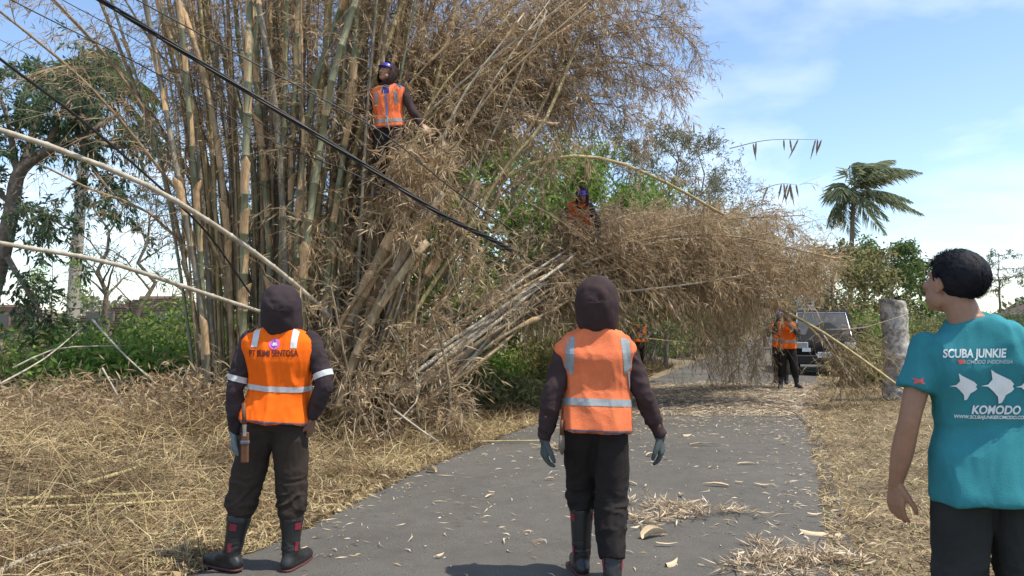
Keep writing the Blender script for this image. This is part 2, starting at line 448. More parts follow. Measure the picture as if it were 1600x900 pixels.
def spray(paths, rng, t0=.2, spacing=.22, nb=(2, 5), blen=(.4, 1.2), bend=.35, spread=1.0, fwd=.55, down=.1, ntw=6, twl=(.12, .38), nlf=6,
          lfl=(.06, .14), lfw=(.007, .015), br=.006, leaf_down=.22, taper=.45):
    """dry bamboo branching along culm paths: branches, twigs and lance leaves (returns twig mesh arrays and leaf mesh arrays)"""
    P0, T, S = [], [], []
    for path in paths:
        L = np.linalg.norm(np.diff(path, axis=0), axis=1); s = np.concatenate([[0], np.cumsum(L)]); tot = s[-1]
        tg = nrm(np.gradient(path, axis=0))
        x = tot * t0
        while x < tot:
            k = rng.integers(nb[0], nb[1] + 1)
            for _ in range(k):
                P0.append([np.interp(x, s, path[:, j]) for j in range(3)]); T.append([np.interp(x, s, tg[:, j]) for j in range(3)])
                S.append(1 - taper * (x / tot))
            x += spacing * rng.uniform(.6, 1.4)
    P0, T, S = np.array(P0), np.array(T), np.array(S)
    n = len(P0)
    rad = rng.normal(size=(n, 3)); rad -= (rad * T).sum(1, keepdims=True) * T; rad = nrm(rad)
    D = nrm(T * fwd + rad * spread * rng.uniform(.4, 1.1, (n, 1)) + np.array([0, 0, -down]))
    Lb = (blen[0] + np.minimum(rng.exponential((blen[1] - blen[0]) * .45, n), (blen[1] - blen[0]) * 1.7)) * S
    k = 5; t = np.linspace(0, 1, k)
    g = np.array([0, 0, -1.0])
    bendv = (bend * rng.uniform(.3, 1.5, n))[:, None] * g + rng.normal(size=(n, 3)) * .12
    BP = P0[:, None] + D[:, None] * (Lb[:, None] * t)[..., None] + bendv[:, None] * (Lb[:, None] * t ** 2)[..., None]
    VB, FB = tubes(BP, br * (1 - .75 * t)[None] * np.ones((n, 1)) * rng.uniform(.6, 1.3, (n, 1)), 3)
    # twigs
    m = n * ntw
    bi = np.repeat(np.arange(n), ntw); tt = rng.uniform(.15, 1.0, m)
    f = tt * (k - 1); i0 = np.minimum(f.astype(int), k - 2); w = (f - i0)[:, None]
    TP = BP[bi, i0] * (1 - w) + BP[bi, i0 + 1] * w
    bd = nrm(BP[bi, i0 + 1] - BP[bi, i0])
    TD = nrm(bd * .75 + nrm(rng.normal(size=(m, 3))) * .75 + g * .15)
    TL = rng.uniform(*twl, m)
    t3 = np.linspace(0, 1, 3)
    TPp = TP[:, None] + TD[:, None] * (TL[:, None] * t3)[..., None] + g * ((TL[:, None] * t3 ** 2) * .3)[..., None]
    VT, FT = tubes(TPp, .0032 * (1 - .6 * t3)[None] * np.ones((m, 1)), 3)
    # leaves
    q = m * nlf
    ti = np.repeat(np.arange(m), nlf); lt = rng.uniform(.25, 1.0, q)[:, None]
    LB = TPp[ti, 0] * (1 - lt) + TPp[ti, 2] * lt
    LD = nrm(TD[ti] * .7 + nrm(rng.normal(size=(q, 3))) * .75 + g * leaf_down)
    VL, FL = leaf_mesh(LB, LD, rng.uniform(*lfl, q), rng.uniform(*lfw, q), rng)
    return (np.concatenate([VB, VT]), np.concatenate([FB, FT + len(VB)])), (VL, FL)

def add_spray(parent, paths, material, rng, twig='twig', leafname='dry_leaves', **kw):
    (VB, FB), (VL, FL) = spray(paths, rng, **kw)
    a = link('twigs', np_mesh('twigs', VB, FB), M[twig], parent); a['kind'] = 'stuff'
    b = link(leafname, np_mesh(leafname, VL, FL), M[material], parent); b['kind'] = 'stuff'
    return a, b

rg = np.random.default_rng(21)
clump = empty('bamboo_clump', (0, 0, 0), 0, 'tall half dead bamboo clump standing at the left edge of the road', 'bamboo')
# the culms one can follow in the photograph, bottom to top: pixels, distance, radius, material
followed = [
    ([(332,650),(318,500),(282,300),(252,133),(226,0),(205,-120)], 9.0, .048, 'culm_grey', .35),
    ([(322,640),(318,490),(305,290),(294,157),(281,10),(270,-120)], 9.2, .046, 'culm_green', .55),
    ([(366,640),(360,480),(350,311),(325,140),(280,0),(240,-120)], 9.3, .046, 'culm_tan', .35),
    ([(378,650),(380,480),(382,311),(388,122),(391,0),(394,-130)], 8.9, .060, 'culm_green', .6),
    ([(452,650),(448,480),(441,311),(427,140),(402,0),(380,-120)], 9.0, .054, 'culm_grey', .25),
    ([(430,640),(424,480),(416,311),(402,147),(400,28),(396,-120)], 9.4, .055, 'culm_green', .6),
    ([(462,650),(456,420),(455,252),(462,105),(465,0),(468,-120)], 9.3, .046, 'culm_green', .7),
    ([(466,660),(474,430),(504,210),(521,115),(556,0),(598,-130)], 8.9, .060, 'culm_green', .3),
    ([(470,650),(462,420),(472,262),(490,140),(518,52),(539,0),(590,-120)], 9.2, .054, 'culm_green', .55),
    ([(500,650),(512,420),(546,175),(556,52),(562,-20),(572,-130)], 9.3, .052, 'culm_green', .6),
    ([(508,660),(520,430),(556,230),(590,110),(630,0),(668,-110)], 9.5, .055, 'culm_yellow', .3),
    ([(520,660),(545,470),(590,290),(640,94),(681,3),(720,-90)], 9.9, .050, 'culm_dead', .3),
    ([(410,650),(420,440),(412,262),(396,180),(372,60),(362,-120)], 9.6, .044, 'culm_green', .35),
    ([(340,640),(335,430),(312,200),(268,60),(240,-60),(225,-150)], 9.7, .042, 'culm_yellow', .3),
    ([(490,650),(488,440),(496,330),(524,200),(558,90),(610,-60)], 9.7, .050, 'culm_yellow', .5),
    ([(404,640),(398,430),(400,290),(370,150),(330,30),(300,-90)], 9.8, .045, 'culm_green', .5),
]
up_paths = []
for pts, Y, r, m_, sh in followed:
    P = np.array([at(px, py, Y + .25 * (k / 5) * math.sin(px)) for k, (px, py) in enumerate(pts)])
    P[0, 2] = max(P[0, 2] - .3, -.05); 
    P = curve(P, 26); r *= .78
    add_culm(clump, P, r, r * .85, m_, rg, sh, .33 + .08 * rg.random(), (.12, 1))
    up_paths.append(P)
# the rest of the stand, behind them
for k in range(112):
    bx = rg.uniform(320, 600); Y = rg.uniform(9.0, 10.9)
    fan = (bx - 440) / 140 + rg.normal() * .45
    tx = bx + 95 * fan * rg.uniform(.5, 1.4) - (25 if bx < 420 else 0)
    a = at(bx, 503, Y); a[2] = -.02
    b = at(tx, -60 - 200 * rg.random(), Y + rg.uniform(-.4, 1.0))
    mid = (a + b) / 2 + np.array([-.10 * fan, .1, .15])
    P = curve([a, mid, b], 20)
    r = rg.uniform(.014, .036)
    add_culm(clump, P, r, r * .8, rg.choice(['culm_green', 'culm_grey', 'culm_dead', 'culm_tan', 'culm_tan', 'culm_yellow']), rg, .2 if k < 40 else .0, .34, (.25, 1), 7)
    up_paths.append(P)
# pale bare culms that stick out to the left
for pts, r in (([(520,500,9.2),(470,452,8.8),(380,382,8.0),(250,300,7.0),(110,240,6.3),(0,203,5.9),(-90,178,5.6)], .030),
               ([(420,492,9.3),(385,480,8.9),(300,452,8.2),(170,410,7.2),(60,390,6.6),(0,379,6.3),(-90,366,5.9)], .026)):
    add_culm(clump, curve([at(*q) for q in pts], 26), r, r * .75, 'culm_pale', rg, 0, .36)
# thin dark culms leaning out to the upper left with bare twigs
left_paths = []
for pts in ([(430,640,9.8),(330,380,9.4),(250,265,9.0),(140,135,8.4),(0,18,7.8),(-80,-40,7.5)],
            [(420,600,10.2),(330,330,9.8),(235,185,9.4),(160,80,9.0),(85,0,8.7),(30,-70,8.4)],
            [(430,620,10.4),(360,320,10.2),(290,150,10.0),(220,40,9.8),(160,-60,9.6)],
            [(420,640,10.6),(330,360,10.3),(240,180,10.0),(130,50,9.7),(40,-40,9.4)],
            [(410,620,9.9),(320,430,9.5),(230,330,9.2),(150,300,9.0),(60,255,8.8)]):
    P = curve([at(*q) for q in pts], 24)
    add_culm(clump, P, .030, .012, 'culm_dead', rg, 0, .34, n=7)
    left_paths.append(P)
add_spray(clump, left_paths, 'dry_brown', rg, t0=.42, spacing=.20, nb=(1, 3), blen=(.5, 1.3), ntw=5, nlf=3, lfl=(.06, .13), bend=.2)
# arching heads whose dead foliage fills the upper middle of the picture
arch = []
for k in range(48):
    u = rg.random()
    ex = 630 + 405 * u ** .85; lim = -130 + 60 * u; ey = rg.uniform(lim, 255 - 70 * u); Y = rg.uniform(9.8, 13.6)
    a = at(rg.uniform(480, 600), 503, rg.uniform(9.4, 10.5)); a[2] = 0
    b = at(rg.uniform(560, 640), rg.uniform(230, 330), 9.9 + rg.uniform(-.3, .6))
    e = at(ex, ey, Y)
    c = b + (e - b) * .55 + np.array([0, 0, rg.uniform(.25, .7)])
    P = curve([a, b, c, e, e + (e - c) * .25 + np.array([0, 0, -.35])], 26)
    add_culm(clump, P, rg.uniform(.02, .034), .006, rg.choice(['culm_dead', 'culm_grey', 'culm_tan']), rg, .08, .34, n=6)
    arch.append(P)
add_spray(clump, arch[:24], 'dry', rg, t0=.52, spacing=.235, nb=(2, 3), blen=(.3, 1.4), ntw=5, nlf=5)
add_spray(clump, arch[::3], 'dry', rg, t0=.5, spacing=.5, nb=(1, 2), blen=(.3, 1.2), ntw=4, nlf=5, bend=.5, lfl=(.13, .26), lfw=(.015, .028), leaf_down=.6)
add_spray(clump, arch[24:], 'dry_brown', rg, t0=.52, spacing=.235, nb=(2, 3), blen=(.3, 1.4), ntw=5, nlf=5)
# thin pale culms that cross in front of the crown
cross = []
for k in range(12):
    a = at(rg.uniform(530, 640), 503, rg.uniform(9.1, 9.7)); a[2] = .05
    b = at(rg.uniform(600, 740), rg.uniform(180, 300), rg.uniform(9.2, 9.8)); e = at(rg.uniform(640, 960), rg.uniform(-120, 40), rg.uniform(9.4, 10.4))
    P = curve([a, b, e], 20); add_culm(clump, P, rg.uniform(.016, .028), .010, rg.choice(['culm_yellow', 'culm_tan', 'culm_pale']), rg, .12, .34, (.3, 1), 7); cross.append(P)
add_spray(clump, cross, 'dry', rg, t0=.4, spacing=.4, nb=(1, 2), blen=(.2, .8), ntw=4, nlf=4)
# a few heads that end in drooping tips against the sky on the right
tips = []
for pts in ([(700,250,10.4),(820,90,11),(960,20,11.6),(1040,30,12),(1082,70,12.1),(1098,100,12.1)],
            [(720,240,10.4),(850,110,11),(980,90,11.6),(1060,130,12)],
            [(720,260,10.6),(860,170,11),(960,165,11.4),(1015,200,11.6)],
            [(720,200,10.6),(880,10,11),(1000,-40,11.5),(1060,-10,11.8)]):
    P = curve([at(*q) for q in pts], 22)
    add_culm(clump, P, .02, .004, 'culm_dead', rg, 0, .3, n=6); tips.append(P)
add_spray(clump, tips, 'dry_brown', rg, t0=.3, spacing=.15, nb=(2, 4), blen=(.3, .7), ntw=5, nlf=5)
# foliage among the upright culms
back = []
for k in range(22):
    bx = rg.uniform(300, 620); Y = rg.uniform(10.6, 12.0)
    a = at(bx, 503, Y); a[2] = 0
    b = at(bx + rg.normal() * 90, rg.uniform(-150, 60), Y + .4)
    P = curve([a, (a + b) / 2 + rg.normal(size=3) * np.array([.3, .2, .1]), b], 18)
    add_culm(clump, P, rg.uniform(.016, .03), .008, rg.choice(['culm_dead', 'culm_grey']), rg, 0, .34, n=6); back.append(P)
add_spray(clump, back, 'dry_brown', rg, t0=.34, spacing=.25, nb=(1, 3), blen=(.3, 1.1), ntw=5, nlf=5, fwd=.35)
add_spray(clump, up_paths[6:70], 'dry', rg, t0=.16, spacing=.55, nb=(1, 2), blen=(.1, .5), ntw=3, nlf=2, fwd=.2, lfl=(.05, .12))
add_spray(clump, up_paths[4:], 'dry', rg, t0=.55, spacing=.5, nb=(1, 2), blen=(.3, .95), ntw=4, nlf=4, fwd=.25)
# dead twigs and leaves caught about the foot of the clump
foot = []
for k in range(70):
    bx = rg.uniform(440, 700); Y = rg.uniform(8.8, 10.0)
    a = at(bx, 503, Y); a[2] = .02
    b = a + np.array([rg.normal() * .45, rg.normal() * .25 - .15, rg.uniform(.5, 1.9)])
    foot.append(curve([a, (a + b) / 2 + rg.normal(size=3) * .1, b], 8))
add_spray(clump, foot, 'dry', rg, t0=.03, spacing=.2, nb=(1, 2), blen=(.12, .5), ntw=3, nlf=4, bend=.4, fwd=.3, lfl=(.07, .19), lfw=(.009, .02))
for k, P in enumerate(foot[:34]):
    add_culm(clump, P, rg.uniform(.012, .030), .010, rg.choice(['culm_dead', 'culm_tan']), rg, .1, .25, n=6)

# leaning thick culms on which the climber stands, cut off short
stubs = empty('cut_bamboo_stubs', (0, 0, 0), 0, 'thick cut bamboo stubs leaning right beneath the climbing worker', 'bamboo')
for pts, r in (([(486,640,9.1),(560,470,9.1),(640,320,9.1),(697,225,9.1)], .075), ([(500,650,9.2),(560,500,9.3),(625,385,9.3),(680,322,9.3)], .07),
               ([(520,640,9.0),(590,480,8.9),(655,352,8.8),(690,300,8.8)], .062), ([(478,640,9.4),(525,450,9.5),(575,330,9.5),(620,262,9.5)], .066),
               ([(560,640,9.4),(640,470,9.5),(700,385,9.6),(748,285,9.7)], .055), ([(520,660,8.8),(570,520,8.8),(640,410,8.8),(668,378,8.8)], .05)):
    P = curve([at(*q) for q in pts], 16); P[0, 2] = max(P[0, 2], .0)
    c = add_culm(stubs, P, r, r * .92, rg.choice(['culm_dead', 'culm_tan']), rg, .25, .3, (.3, 1), 12)
    d = nrm(P[-1] - P[-2]); V, F = tube1([P[-1] - d * .002, P[-1] + d * .006], r * .9, 12, True)
    me = bpy.data.meshes.new('cut_end'); me.from_pydata([tuple(v) for v in V], [], F); link('cut_end', me, M['cut'], c)

# yellowish leaning culms in front of the green trees
lean = empty('leaning_bamboo', (0, 0, 0), 0, 'yellow bamboo culms leaning right over the power cable', 'bamboo')
lp = []
for pts, r, m_ in (([(560,640,9.2),(640,500,9.4),(705,400,9.6),(790,260,9.9),(850,190,10.1),(905,62,10.5),(935,10,10.7)], .034, 'culm_yellow'),
                ([(580,640,9.4),(660,520,9.6),(745,380,9.9),(800,250,10.2),(850,160,10.4),(880,90,10.6)], .036, 'culm_tan'),
                ([(600,640,9.5),(690,480,9.8),(770,370,10.1),(850,260,10.4),(890,190,10.6)], .026, 'culm_tan'),
                ([(560,620,9.3),(640,430,9.6),(720,335,10),(800,270,10.3),(880,245,10.6),(960,252,11),(1050,290,11.6),(1130,335,12.2)], .036, 'culm_yellow'),
                ([(570,620,9.6),(650,480,9.8),(700,420,9.9),(760,330,10.2),(860,230,10.7)], .024, 'culm_dead'),
                ([(500,560,9),(560,460,9),(640,372,9),(690,330,9)], .028, 'culm_tan'),
                ([(560,600,9.5),(700,300,10.2),(850,330,11),(960,420,11.8)], .02, 'culm_tan')):
    P = curve([at(*q) for q in pts], 26); P[0, 2] = max(P[0, 2] - .2, 0.0)
    add_culm(lean, P, r, r * .6, m_, rg, .12, .36, (.2, 1)); lp.append(P)
add_spray(lean, lp, 'dry', rg, t0=.55, spacing=.36, nb=(1, 3), blen=(.25, .8), ntw=4, nlf=4)
# tangle of dead twigs in front of and below the climber
tang = []
for k in range(9):
    a = at(rg.uniform(620, 720), rg.uniform(225, 310), rg.uniform(8.7, 9.3)); d = rg.normal(size=3) * np.array([.35, .15, .3])
    tang.append(curve([a - d, a + rg.normal(size=3) * .05, a + d], 6))
add_spray(lean, tang, 'dry', rg, t0=.0, spacing=.12, nb=(1, 2), blen=(.2, .5), ntw=4, nlf=5, bend=.7, lfl=(.09, .2), lfw=(.010, .02))
tang = []
for k in range(30):
    a = at(rg.uniform(470, 850), rg.uniform(340, 480), rg.uniform(8.9, 10.0)); d = rg.normal(size=3) * np.array([.4, .2, .35])
    tang.append(curve([a - d, a + rg.normal(size=3) * .05, a + d], 6))
add_spray(lean, tang, 'dry', rg, t0=.0, spacing=.2, nb=(1, 2), blen=(.15, .55), ntw=3, nlf=3, bend=.4, lfl=(.08, .18), lfw=(.009, .018))

# the felled bundle that lies across the road
felled = empty('felled_bamboo', (0, 0, 0), 0, 'felled bundle of dry bamboo hanging across the road', 'bamboo')
fp, fs = [], []
for k in range(46):
    t = rg.random(); t2 = rg.random()
    a = at(560 + 90 * t + rg.normal() * 12, 640 - 60 * t2 + 30 * t, rg.uniform(9.0, 9.8)); a[2] = max(a[2], .03)
    c = at(872 + rg.normal() * 22, 432 + 62 * (t - .5) + rg.normal() * 12, rg.uniform(11.2, 12.2))
    b = (a + c) / 2 + np.array([0, 0, rg.uniform(-.05, .12)])
    ex = rg.uniform(980, 1300); ey = rg.uniform(330, 468 if ex > 1090 else 405)
    e = at(ex, ey, rg.uniform(12.6, 16.6))
    d = c + (e - c) * .5 + np.array([0, 0, rg.uniform(-.1, .45)])
    P = curve([a, b, c, d, e], 26)
    add_culm(felled, P, rg.uniform(.024, .036), .010, rg.choice(['culm_tan', 'culm_pale', 'culm_dead', 'culm_tan']), rg, .06, .34, n=8)
    (fp if ex > 1090 else fs).append(P)
add_spray(felled, fs, 'dry', rg, t0=.42, spacing=.17, nb=(2, 3), blen=(.2, .75), ntw=5, nlf=4, bend=.05)
add_spray(felled, fp[:len(fp) // 2], 'dry', rg, t0=.5, spacing=.2, nb=(2, 3), blen=(.25, 1.5), ntw=6, nlf=4, bend=.2, spread=1.2)
add_spray(felled, fp[len(fp) // 2:], 'dry', rg, t0=.40, spacing=.19, nb=(2, 3), blen=(.25, 1.4), ntw=6, nlf=4, bend=.15, spread=1.25)
add_spray(felled, fp[::2], 'dry', rg, t0=.42, spacing=.5, nb=(1, 2), blen=(.2, 1.2), ntw=4, nlf=5, bend=.5, lfl=(.14, .27), lfw=(.016, .03), leaf_down=.6)
add_spray(felled, fp[1::4], 'olive', rg, t0=.42, spacing=.5, nb=(1, 2), blen=(.2, .9), ntw=3, nlf=4, leafname='fading_leaves')
# sprays that hang from it down to the asphalt
hang = []
for k in range(17):
    x0 = rg.uniform(1050, 1190); Y = rg.uniform(15.6, 17.0)
    a = at(x0 - 20, rg.uniform(420, 470), Y - 1.2); b = at(x0 + rg.uniform(-10, 25), rg.uniform(500, 545), Y)
    low = rg.uniform(.05, .5) if 1040 < x0 < 1200 else rg.uniform(.5, 1.0)
    c = at(x0 + rg.uniform(0, 40), 560, Y + .2); c[2] = low
    P = curve([a, b, c], 14); add_culm(felled, P, .012, .004, 'culm_dead', rg, 0, .3, n=5); hang.append(P)
add_spray(felled, hang, 'dry', rg, t0=.1, spacing=.2, nb=(1, 2), blen=(.2, .7), ntw=4, nlf=4, bend=.5)
hang = []
for k in range(16):
    a = at(rg.uniform(1170, 1270), rg.uniform(370, 400), rg.uniform(14.5, 16)); b = a + np.array([rg.uniform(.2, .8), .2, -rg.uniform(.3, .9)])
    P = curve([a, (a + b) / 2 + np.array([.1, 0, .15]), b], 10); hang.append(P)
add_spray(felled, hang, 'dry', rg, t0=.1, spacing=.2, nb=(1, 2), blen=(.2, .6), ntw=4, nlf=4, bend=.7)
# its long dark stem and the side branches seen from the road
for pts, r, m_ in (([(900,450,12),(975,443,12.4),(1060,448,12.9),(1140,462,13.4),(1210,482,13.8),(1240,492,14)], .034, 'culm_grey'),
                ([(985,446,12.5),(1050,475,13.2),(1085,500,13.8),(1130,545,14.6)], .018, 'culm_dead'),
                ([(1210,478,13.6),(1290,522,12.9),(1400,600,12.2),(1440,632,11.8)], .027, 'culm_yellow'),
                ([(1236,490,13.8),(1275,455,13.6),(1302,420,13.4),(1336,405,13.2)], .017, 'culm_yellow'),
                ([(1285,520,13.2),(1320,575,12.9),(1360,620,12.6)], .014, 'culm_pale'),
                ([(1255,500,13.4),(1310,560,13.0),(1330,600,12.8)], .012, 'culm_pale'),
                ([(1290,515,13),(1350,512,12.7),(1420,490,12.4)], .010, 'culm_pale')):
    P = curve([at(*q) for q in pts], 20)
    add_culm(felled, P, r, r * .7, m_, rg, .05, .34, n=8)
br = []
for k in range(14):
    a = at(rg.uniform(1270, 1330), rg.uniform(500, 540), rg.uniform(12.8, 13.4)); b = at(rg.uniform(1300, 1400), rg.uniform(560, 620), rg.uniform(12.2, 13.2))
    br.append(curve([a, (a + b) / 2 + rg.normal(size=3) * .08, b], 10))
add_spray(felled, br, 'straw', rg, t0=.05, spacing=.22, nb=(1, 2), blen=(.2, .6), ntw=3, nlf=3, bend=.4)
# ------------------------------------------------------------------ trees and shrubs
def tree_arrays(base, H, spread, rng, trunk_r=.12, lean=(0, 0), nlimb=7, limb0=.35, nsub=6, ntw=6, nlf=10, lfl=(.07, .14), lfw=(.03, .06), limb_up=.8, sub_len=.45,
                cluster=.18, droop=.2, crook=.06, tw_r=.003):
    base = np.asarray(base, float)
    k = 10; t = np.linspace(0, 1, k)
    tp = base + np.stack([lean[0] * t ** 1.3, lean[1] * t ** 1.3, H * .92 * t], 1) + rng.normal(size=(k, 3)) * crook * H * .12 * np.array([1, 1, 0]) * t[:, None]
    Vt, Ft = tubes(tp[None], (trunk_r * (1 - .85 * t))[None], 10)
    lt = np.sort(rng.uniform(limb0, .98, nlimb)); f = lt * (k - 1); i0 = np.minimum(f.astype(int), k - 2); w = (f - i0)[:, None]
    LP = tp[i0] * (1 - w) + tp[i0 + 1] * w
    az = np.arange(nlimb) * 2.4 + rng.uniform(0, 6) + rng.normal(size=nlimb) * .4
    out_ = np.stack([np.cos(az), np.sin(az), np.zeros(nlimb)], 1)
    prof = np.sin(np.pi * np.clip((lt - limb0) / (1.05 - limb0) * .75 + .25, 0, 1)) * .75 + .3
    LL = spread * prof * rng.uniform(.7, 1.15, nlimb)
    D = nrm(out_ + np.array([0, 0, 1.0]) * limb_up * rng.uniform(.5, 1.3, (nlimb, 1)))
    q = 7; s = np.linspace(0, 1, q)
    BP = LP[:, None] + D[:, None] * (LL[:, None] * s)[..., None] + np.array([0, 0, -droop]) * (LL[:, None] * s ** 2)[..., None] + rng.normal(size=(nlimb, q, 3)) * .035 * LL[:, None, None] * s[None, :, None]
    lr = trunk_r * .5 * (1 - .7 * lt)
    Vl, Fl = tubes(BP, lr[:, None] * (1 - .8 * s)[None], 6)
    n2 = nlimb * nsub
    bi = np.repeat(np.arange(nlimb), nsub); u = rng.uniform(.25, 1, n2); f = u * (q - 1); i0 = np.minimum(f.astype(int), q - 2); w = (f - i0)[:, None]
    SP0 = BP[bi, i0] * (1 - w) + BP[bi, i0 + 1] * w
    SD = nrm(nrm(BP[bi, i0 + 1] - BP[bi, i0]) * .7 + nrm(rng.normal(size=(n2, 3))) * .8 + np.array([0, 0, .3]))
    SL = sub_len * LL[bi] * rng.uniform(.5, 1.2, n2)
    s4 = np.linspace(0, 1, 4)
    SPp = SP0[:, None] + SD[:, None] * (SL[:, None] * s4)[..., None] + np.array([0, 0, -droop]) * (SL[:, None] * s4 ** 2)[..., None] + rng.normal(size=(n2, 4, 3)) * .05 * SL[:, None, None] * s4[None, :, None]
    Vs, Fs = tubes(SPp, (lr[bi] * .42)[:, None] * (1 - .8 * s4)[None], 4)
    n3 = n2 * ntw
    ci = np.repeat(np.arange(n2), ntw); u = rng.uniform(.2, 1, n3); f = u * 3; i0 = np.minimum(f.astype(int), 2); w = (f - i0)[:, None]
    TP0 = SPp[ci, i0] * (1 - w) + SPp[ci, i0 + 1] * w
    TD = nrm(SD[ci] * .6 + nrm(rng.normal(size=(n3, 3))) * .9); TL = SL[ci] * .45 * rng.uniform(.5, 1.2, n3)
    s3 = np.linspace(0, 1, 3)
    TPp = TP0[:, None] + TD[:, None] * (TL[:, None] * s3)[..., None]
    Vw, Fw = tubes(TPp, (np.maximum(lr[bi][ci] * .14, tw_r))[:, None] * (1 - .6 * s3)[None], 3)
    V, F, o = [], [], 0
    for a, b in ((Vt, Ft), (Vl, Fl), (Vs, Fs), (Vw, Fw)):
        V.append(a); F.append(b + o); o += len(a)
    leaf = None
    if nlf:
        n4 = n3 * nlf
        li = np.repeat(np.arange(n3), nlf); lt_ = rng.uniform(.2, 1.0, n4)[:, None]
        LB = TPp[li, 0] * (1 - lt_) + TPp[li, 2] * lt_ + rng.normal(size=(n4, 3)) * cluster * .4
        LD = nrm(nrm(rng.normal(size=(n4, 3))) + np.array([0, 0, -.25]))
        leaf = leaf_mesh(LB, LD, rng.uniform(*lfl, n4), rng.uniform(*lfw, n4), rng, mid=.45)
    return (np.concatenate(V), np.concatenate(F)), leaf, tp

def tree(name, label, base, H, spread, seed, leaf, bark='bark', cat='tree', group=None, **kw):
    rng = np.random.default_rng(seed)
    (V, F), lf, tp = tree_arrays((0, 0, 0), H, spread, rng, **kw)
    r = empty(name, tuple(base), 0, label, cat, group)
    link('trunk', np_mesh('trunk', V, F, True), M[bark], r)
    if lf is not None:
        link('crown', np_mesh('crown', *lf), M[leaf], r)
    return r

def bush(name, label, base, H, rad, seed, leaf, nst=26, nlf=60, lfl=(.08, .18), lfw=(.03, .06), cat='shrub', group=None, up=1.0, leafdown=.3, twig='bark'):
    rng = np.random.default_rng(seed)
    az = rng.uniform(0, 6.28, nst); rr = np.sqrt(rng.random(nst)) * rad
    k = 5; t = np.linspace(0, 1, k)
    h = H * rng.uniform(.55, 1.05, nst) * (1 - .35 * (rr / rad) ** 2)
    P0 = np.stack([rr * .35 * np.cos(az), rr * .35 * np.sin(az), np.zeros(nst)], 1)
    P1 = np.stack([rr * np.cos(az), rr * np.sin(az), h * up], 1)
    P = P0[:, None] + (P1 - P0)[:, None] * t[None, :, None] + rng.normal(size=(nst, k, 3)) * .05 * H * t[None, :, None]
    P[:, :, 2] += (h * .18)[:, None] * np.sin(np.pi * t)[None]
    V, F = tubes(P, (.012 * (1 - .6 * t))[None] * np.ones((nst, 1)) * max(H / 2.0, .6), 4)
    n = nst * nlf
    bi = np.repeat(np.arange(nst), nlf); u = rng.uniform(.12, 1, n); f = u * (k - 1); i0 = np.minimum(f.astype(int), k - 2); w = (f - i0)[:, None]
    LB = P[bi, i0] * (1 - w) + P[bi, i0 + 1] * w + rng.normal(size=(n, 3)) * .13 * rad
    LB[:, 2] = np.maximum(LB[:, 2], .03)
    LD = nrm(nrm(rng.normal(size=(n, 3))) + np.array([0, 0, -leafdown]))
    r = empty(name, tuple(base), 0, label, cat, group)
    link('stems', np_mesh('stems', V, F), M[twig], r)['kind'] = 'stuff'
    link('foliage', np_mesh('foliage', *leaf_mesh(LB, LD, rng.uniform(*lfl, n), rng.uniform(*lfw, n), rng, mid=.45)), M[leaf], r)
    return r

def palm(name, label, base, H, nfr, flen, seed, wind=(0, 0, 0), trunk_r=.16, leaf='grey_green', lean=(0, 0), bark='pale_bark', drop=.9):
    rng = np.random.default_rng(seed)
    r = empty(name, tuple(base), 0, label, 'palm tree')
    n = int(H / .16); t = np.linspace(0, 1, n * 2)
    P = np.stack([lean[0] * t ** 1.5, lean[1] * t ** 1.5, H * t], 1)
    rad = trunk_r * (1 - .35 * t) * (1 + .04 * (np.arange(n * 2) % 2)) + trunk_r * .5 * np.exp(-t * 25)
    V, F = tube1(P, rad, 12, True)
    me = bpy.data.meshes.new('trunk'); me.from_pydata([tuple(v) for v in V], [], F); link('trunk', me, M[bark], r, True)
    top = P[-1]
    for k in range(nfr):
        az = k * 2.4 + rng.normal() * .2; el = rng.uniform(-.6, 1.4)
        d = np.array([math.cos(az) * math.cos(el), math.sin(az) * math.cos(el), math.sin(el)])
        L = flen * rng.uniform(.75, 1.1)
        s = np.linspace(0, 1, 12)[:, None]
        rc = top + d * L * s * (1 - .25 * s) + np.array([0, 0, -drop]) * L * .55 * s ** 2.2 + np.array(wind) * L * s ** 1.6
        Vr, Fr = tubes(rc[None], (.03 * (1 - .85 * s[:, 0]))[None], 4)
        m = 80
        u = np.repeat(np.linspace(.12, 1, m // 2), 2); f = u * 11; i0 = np.minimum(f.astype(int), 10); w = (f - i0)[:, None]
        B = rc[i0] * (1 - w) + rc[i0 + 1] * w
        tg = nrm(rc[i0 + 1] - rc[i0])
        side = nrm(np.cross(tg, np.array([0, 0, 1.0]))) * np.where(np.arange(m) % 2, 1, -1)[:, None]
        D = nrm(side * .8 + tg * .65 + np.array([0, 0, -.55]) + np.array(wind) * .9 + rng.normal(size=(m, 3)) * .16)
        LL = flen * .27 * np.sin(np.pi * np.clip(u * .85 + .12, 0, 1)) + .12
        VL, FL = leaf_mesh(B, D, LL, rng.uniform(.04, .075, m) * flen / 3, rng, mid=.35, droop=.25)
        Fr3 = np.concatenate([Fr[:, [0, 1, 2]], Fr[:, [0, 2, 3]]])
        link('frond', np_mesh('frond', np.concatenate([Vr, VL]), np.concatenate([Fr3, FL + len(Vr)])), M[leaf], r)
    return r

def G(px, Y, dz=0.0):
    p = at(px, 503, Y); return (p[0], Y, float(gz(p[0], Y)) + dz)

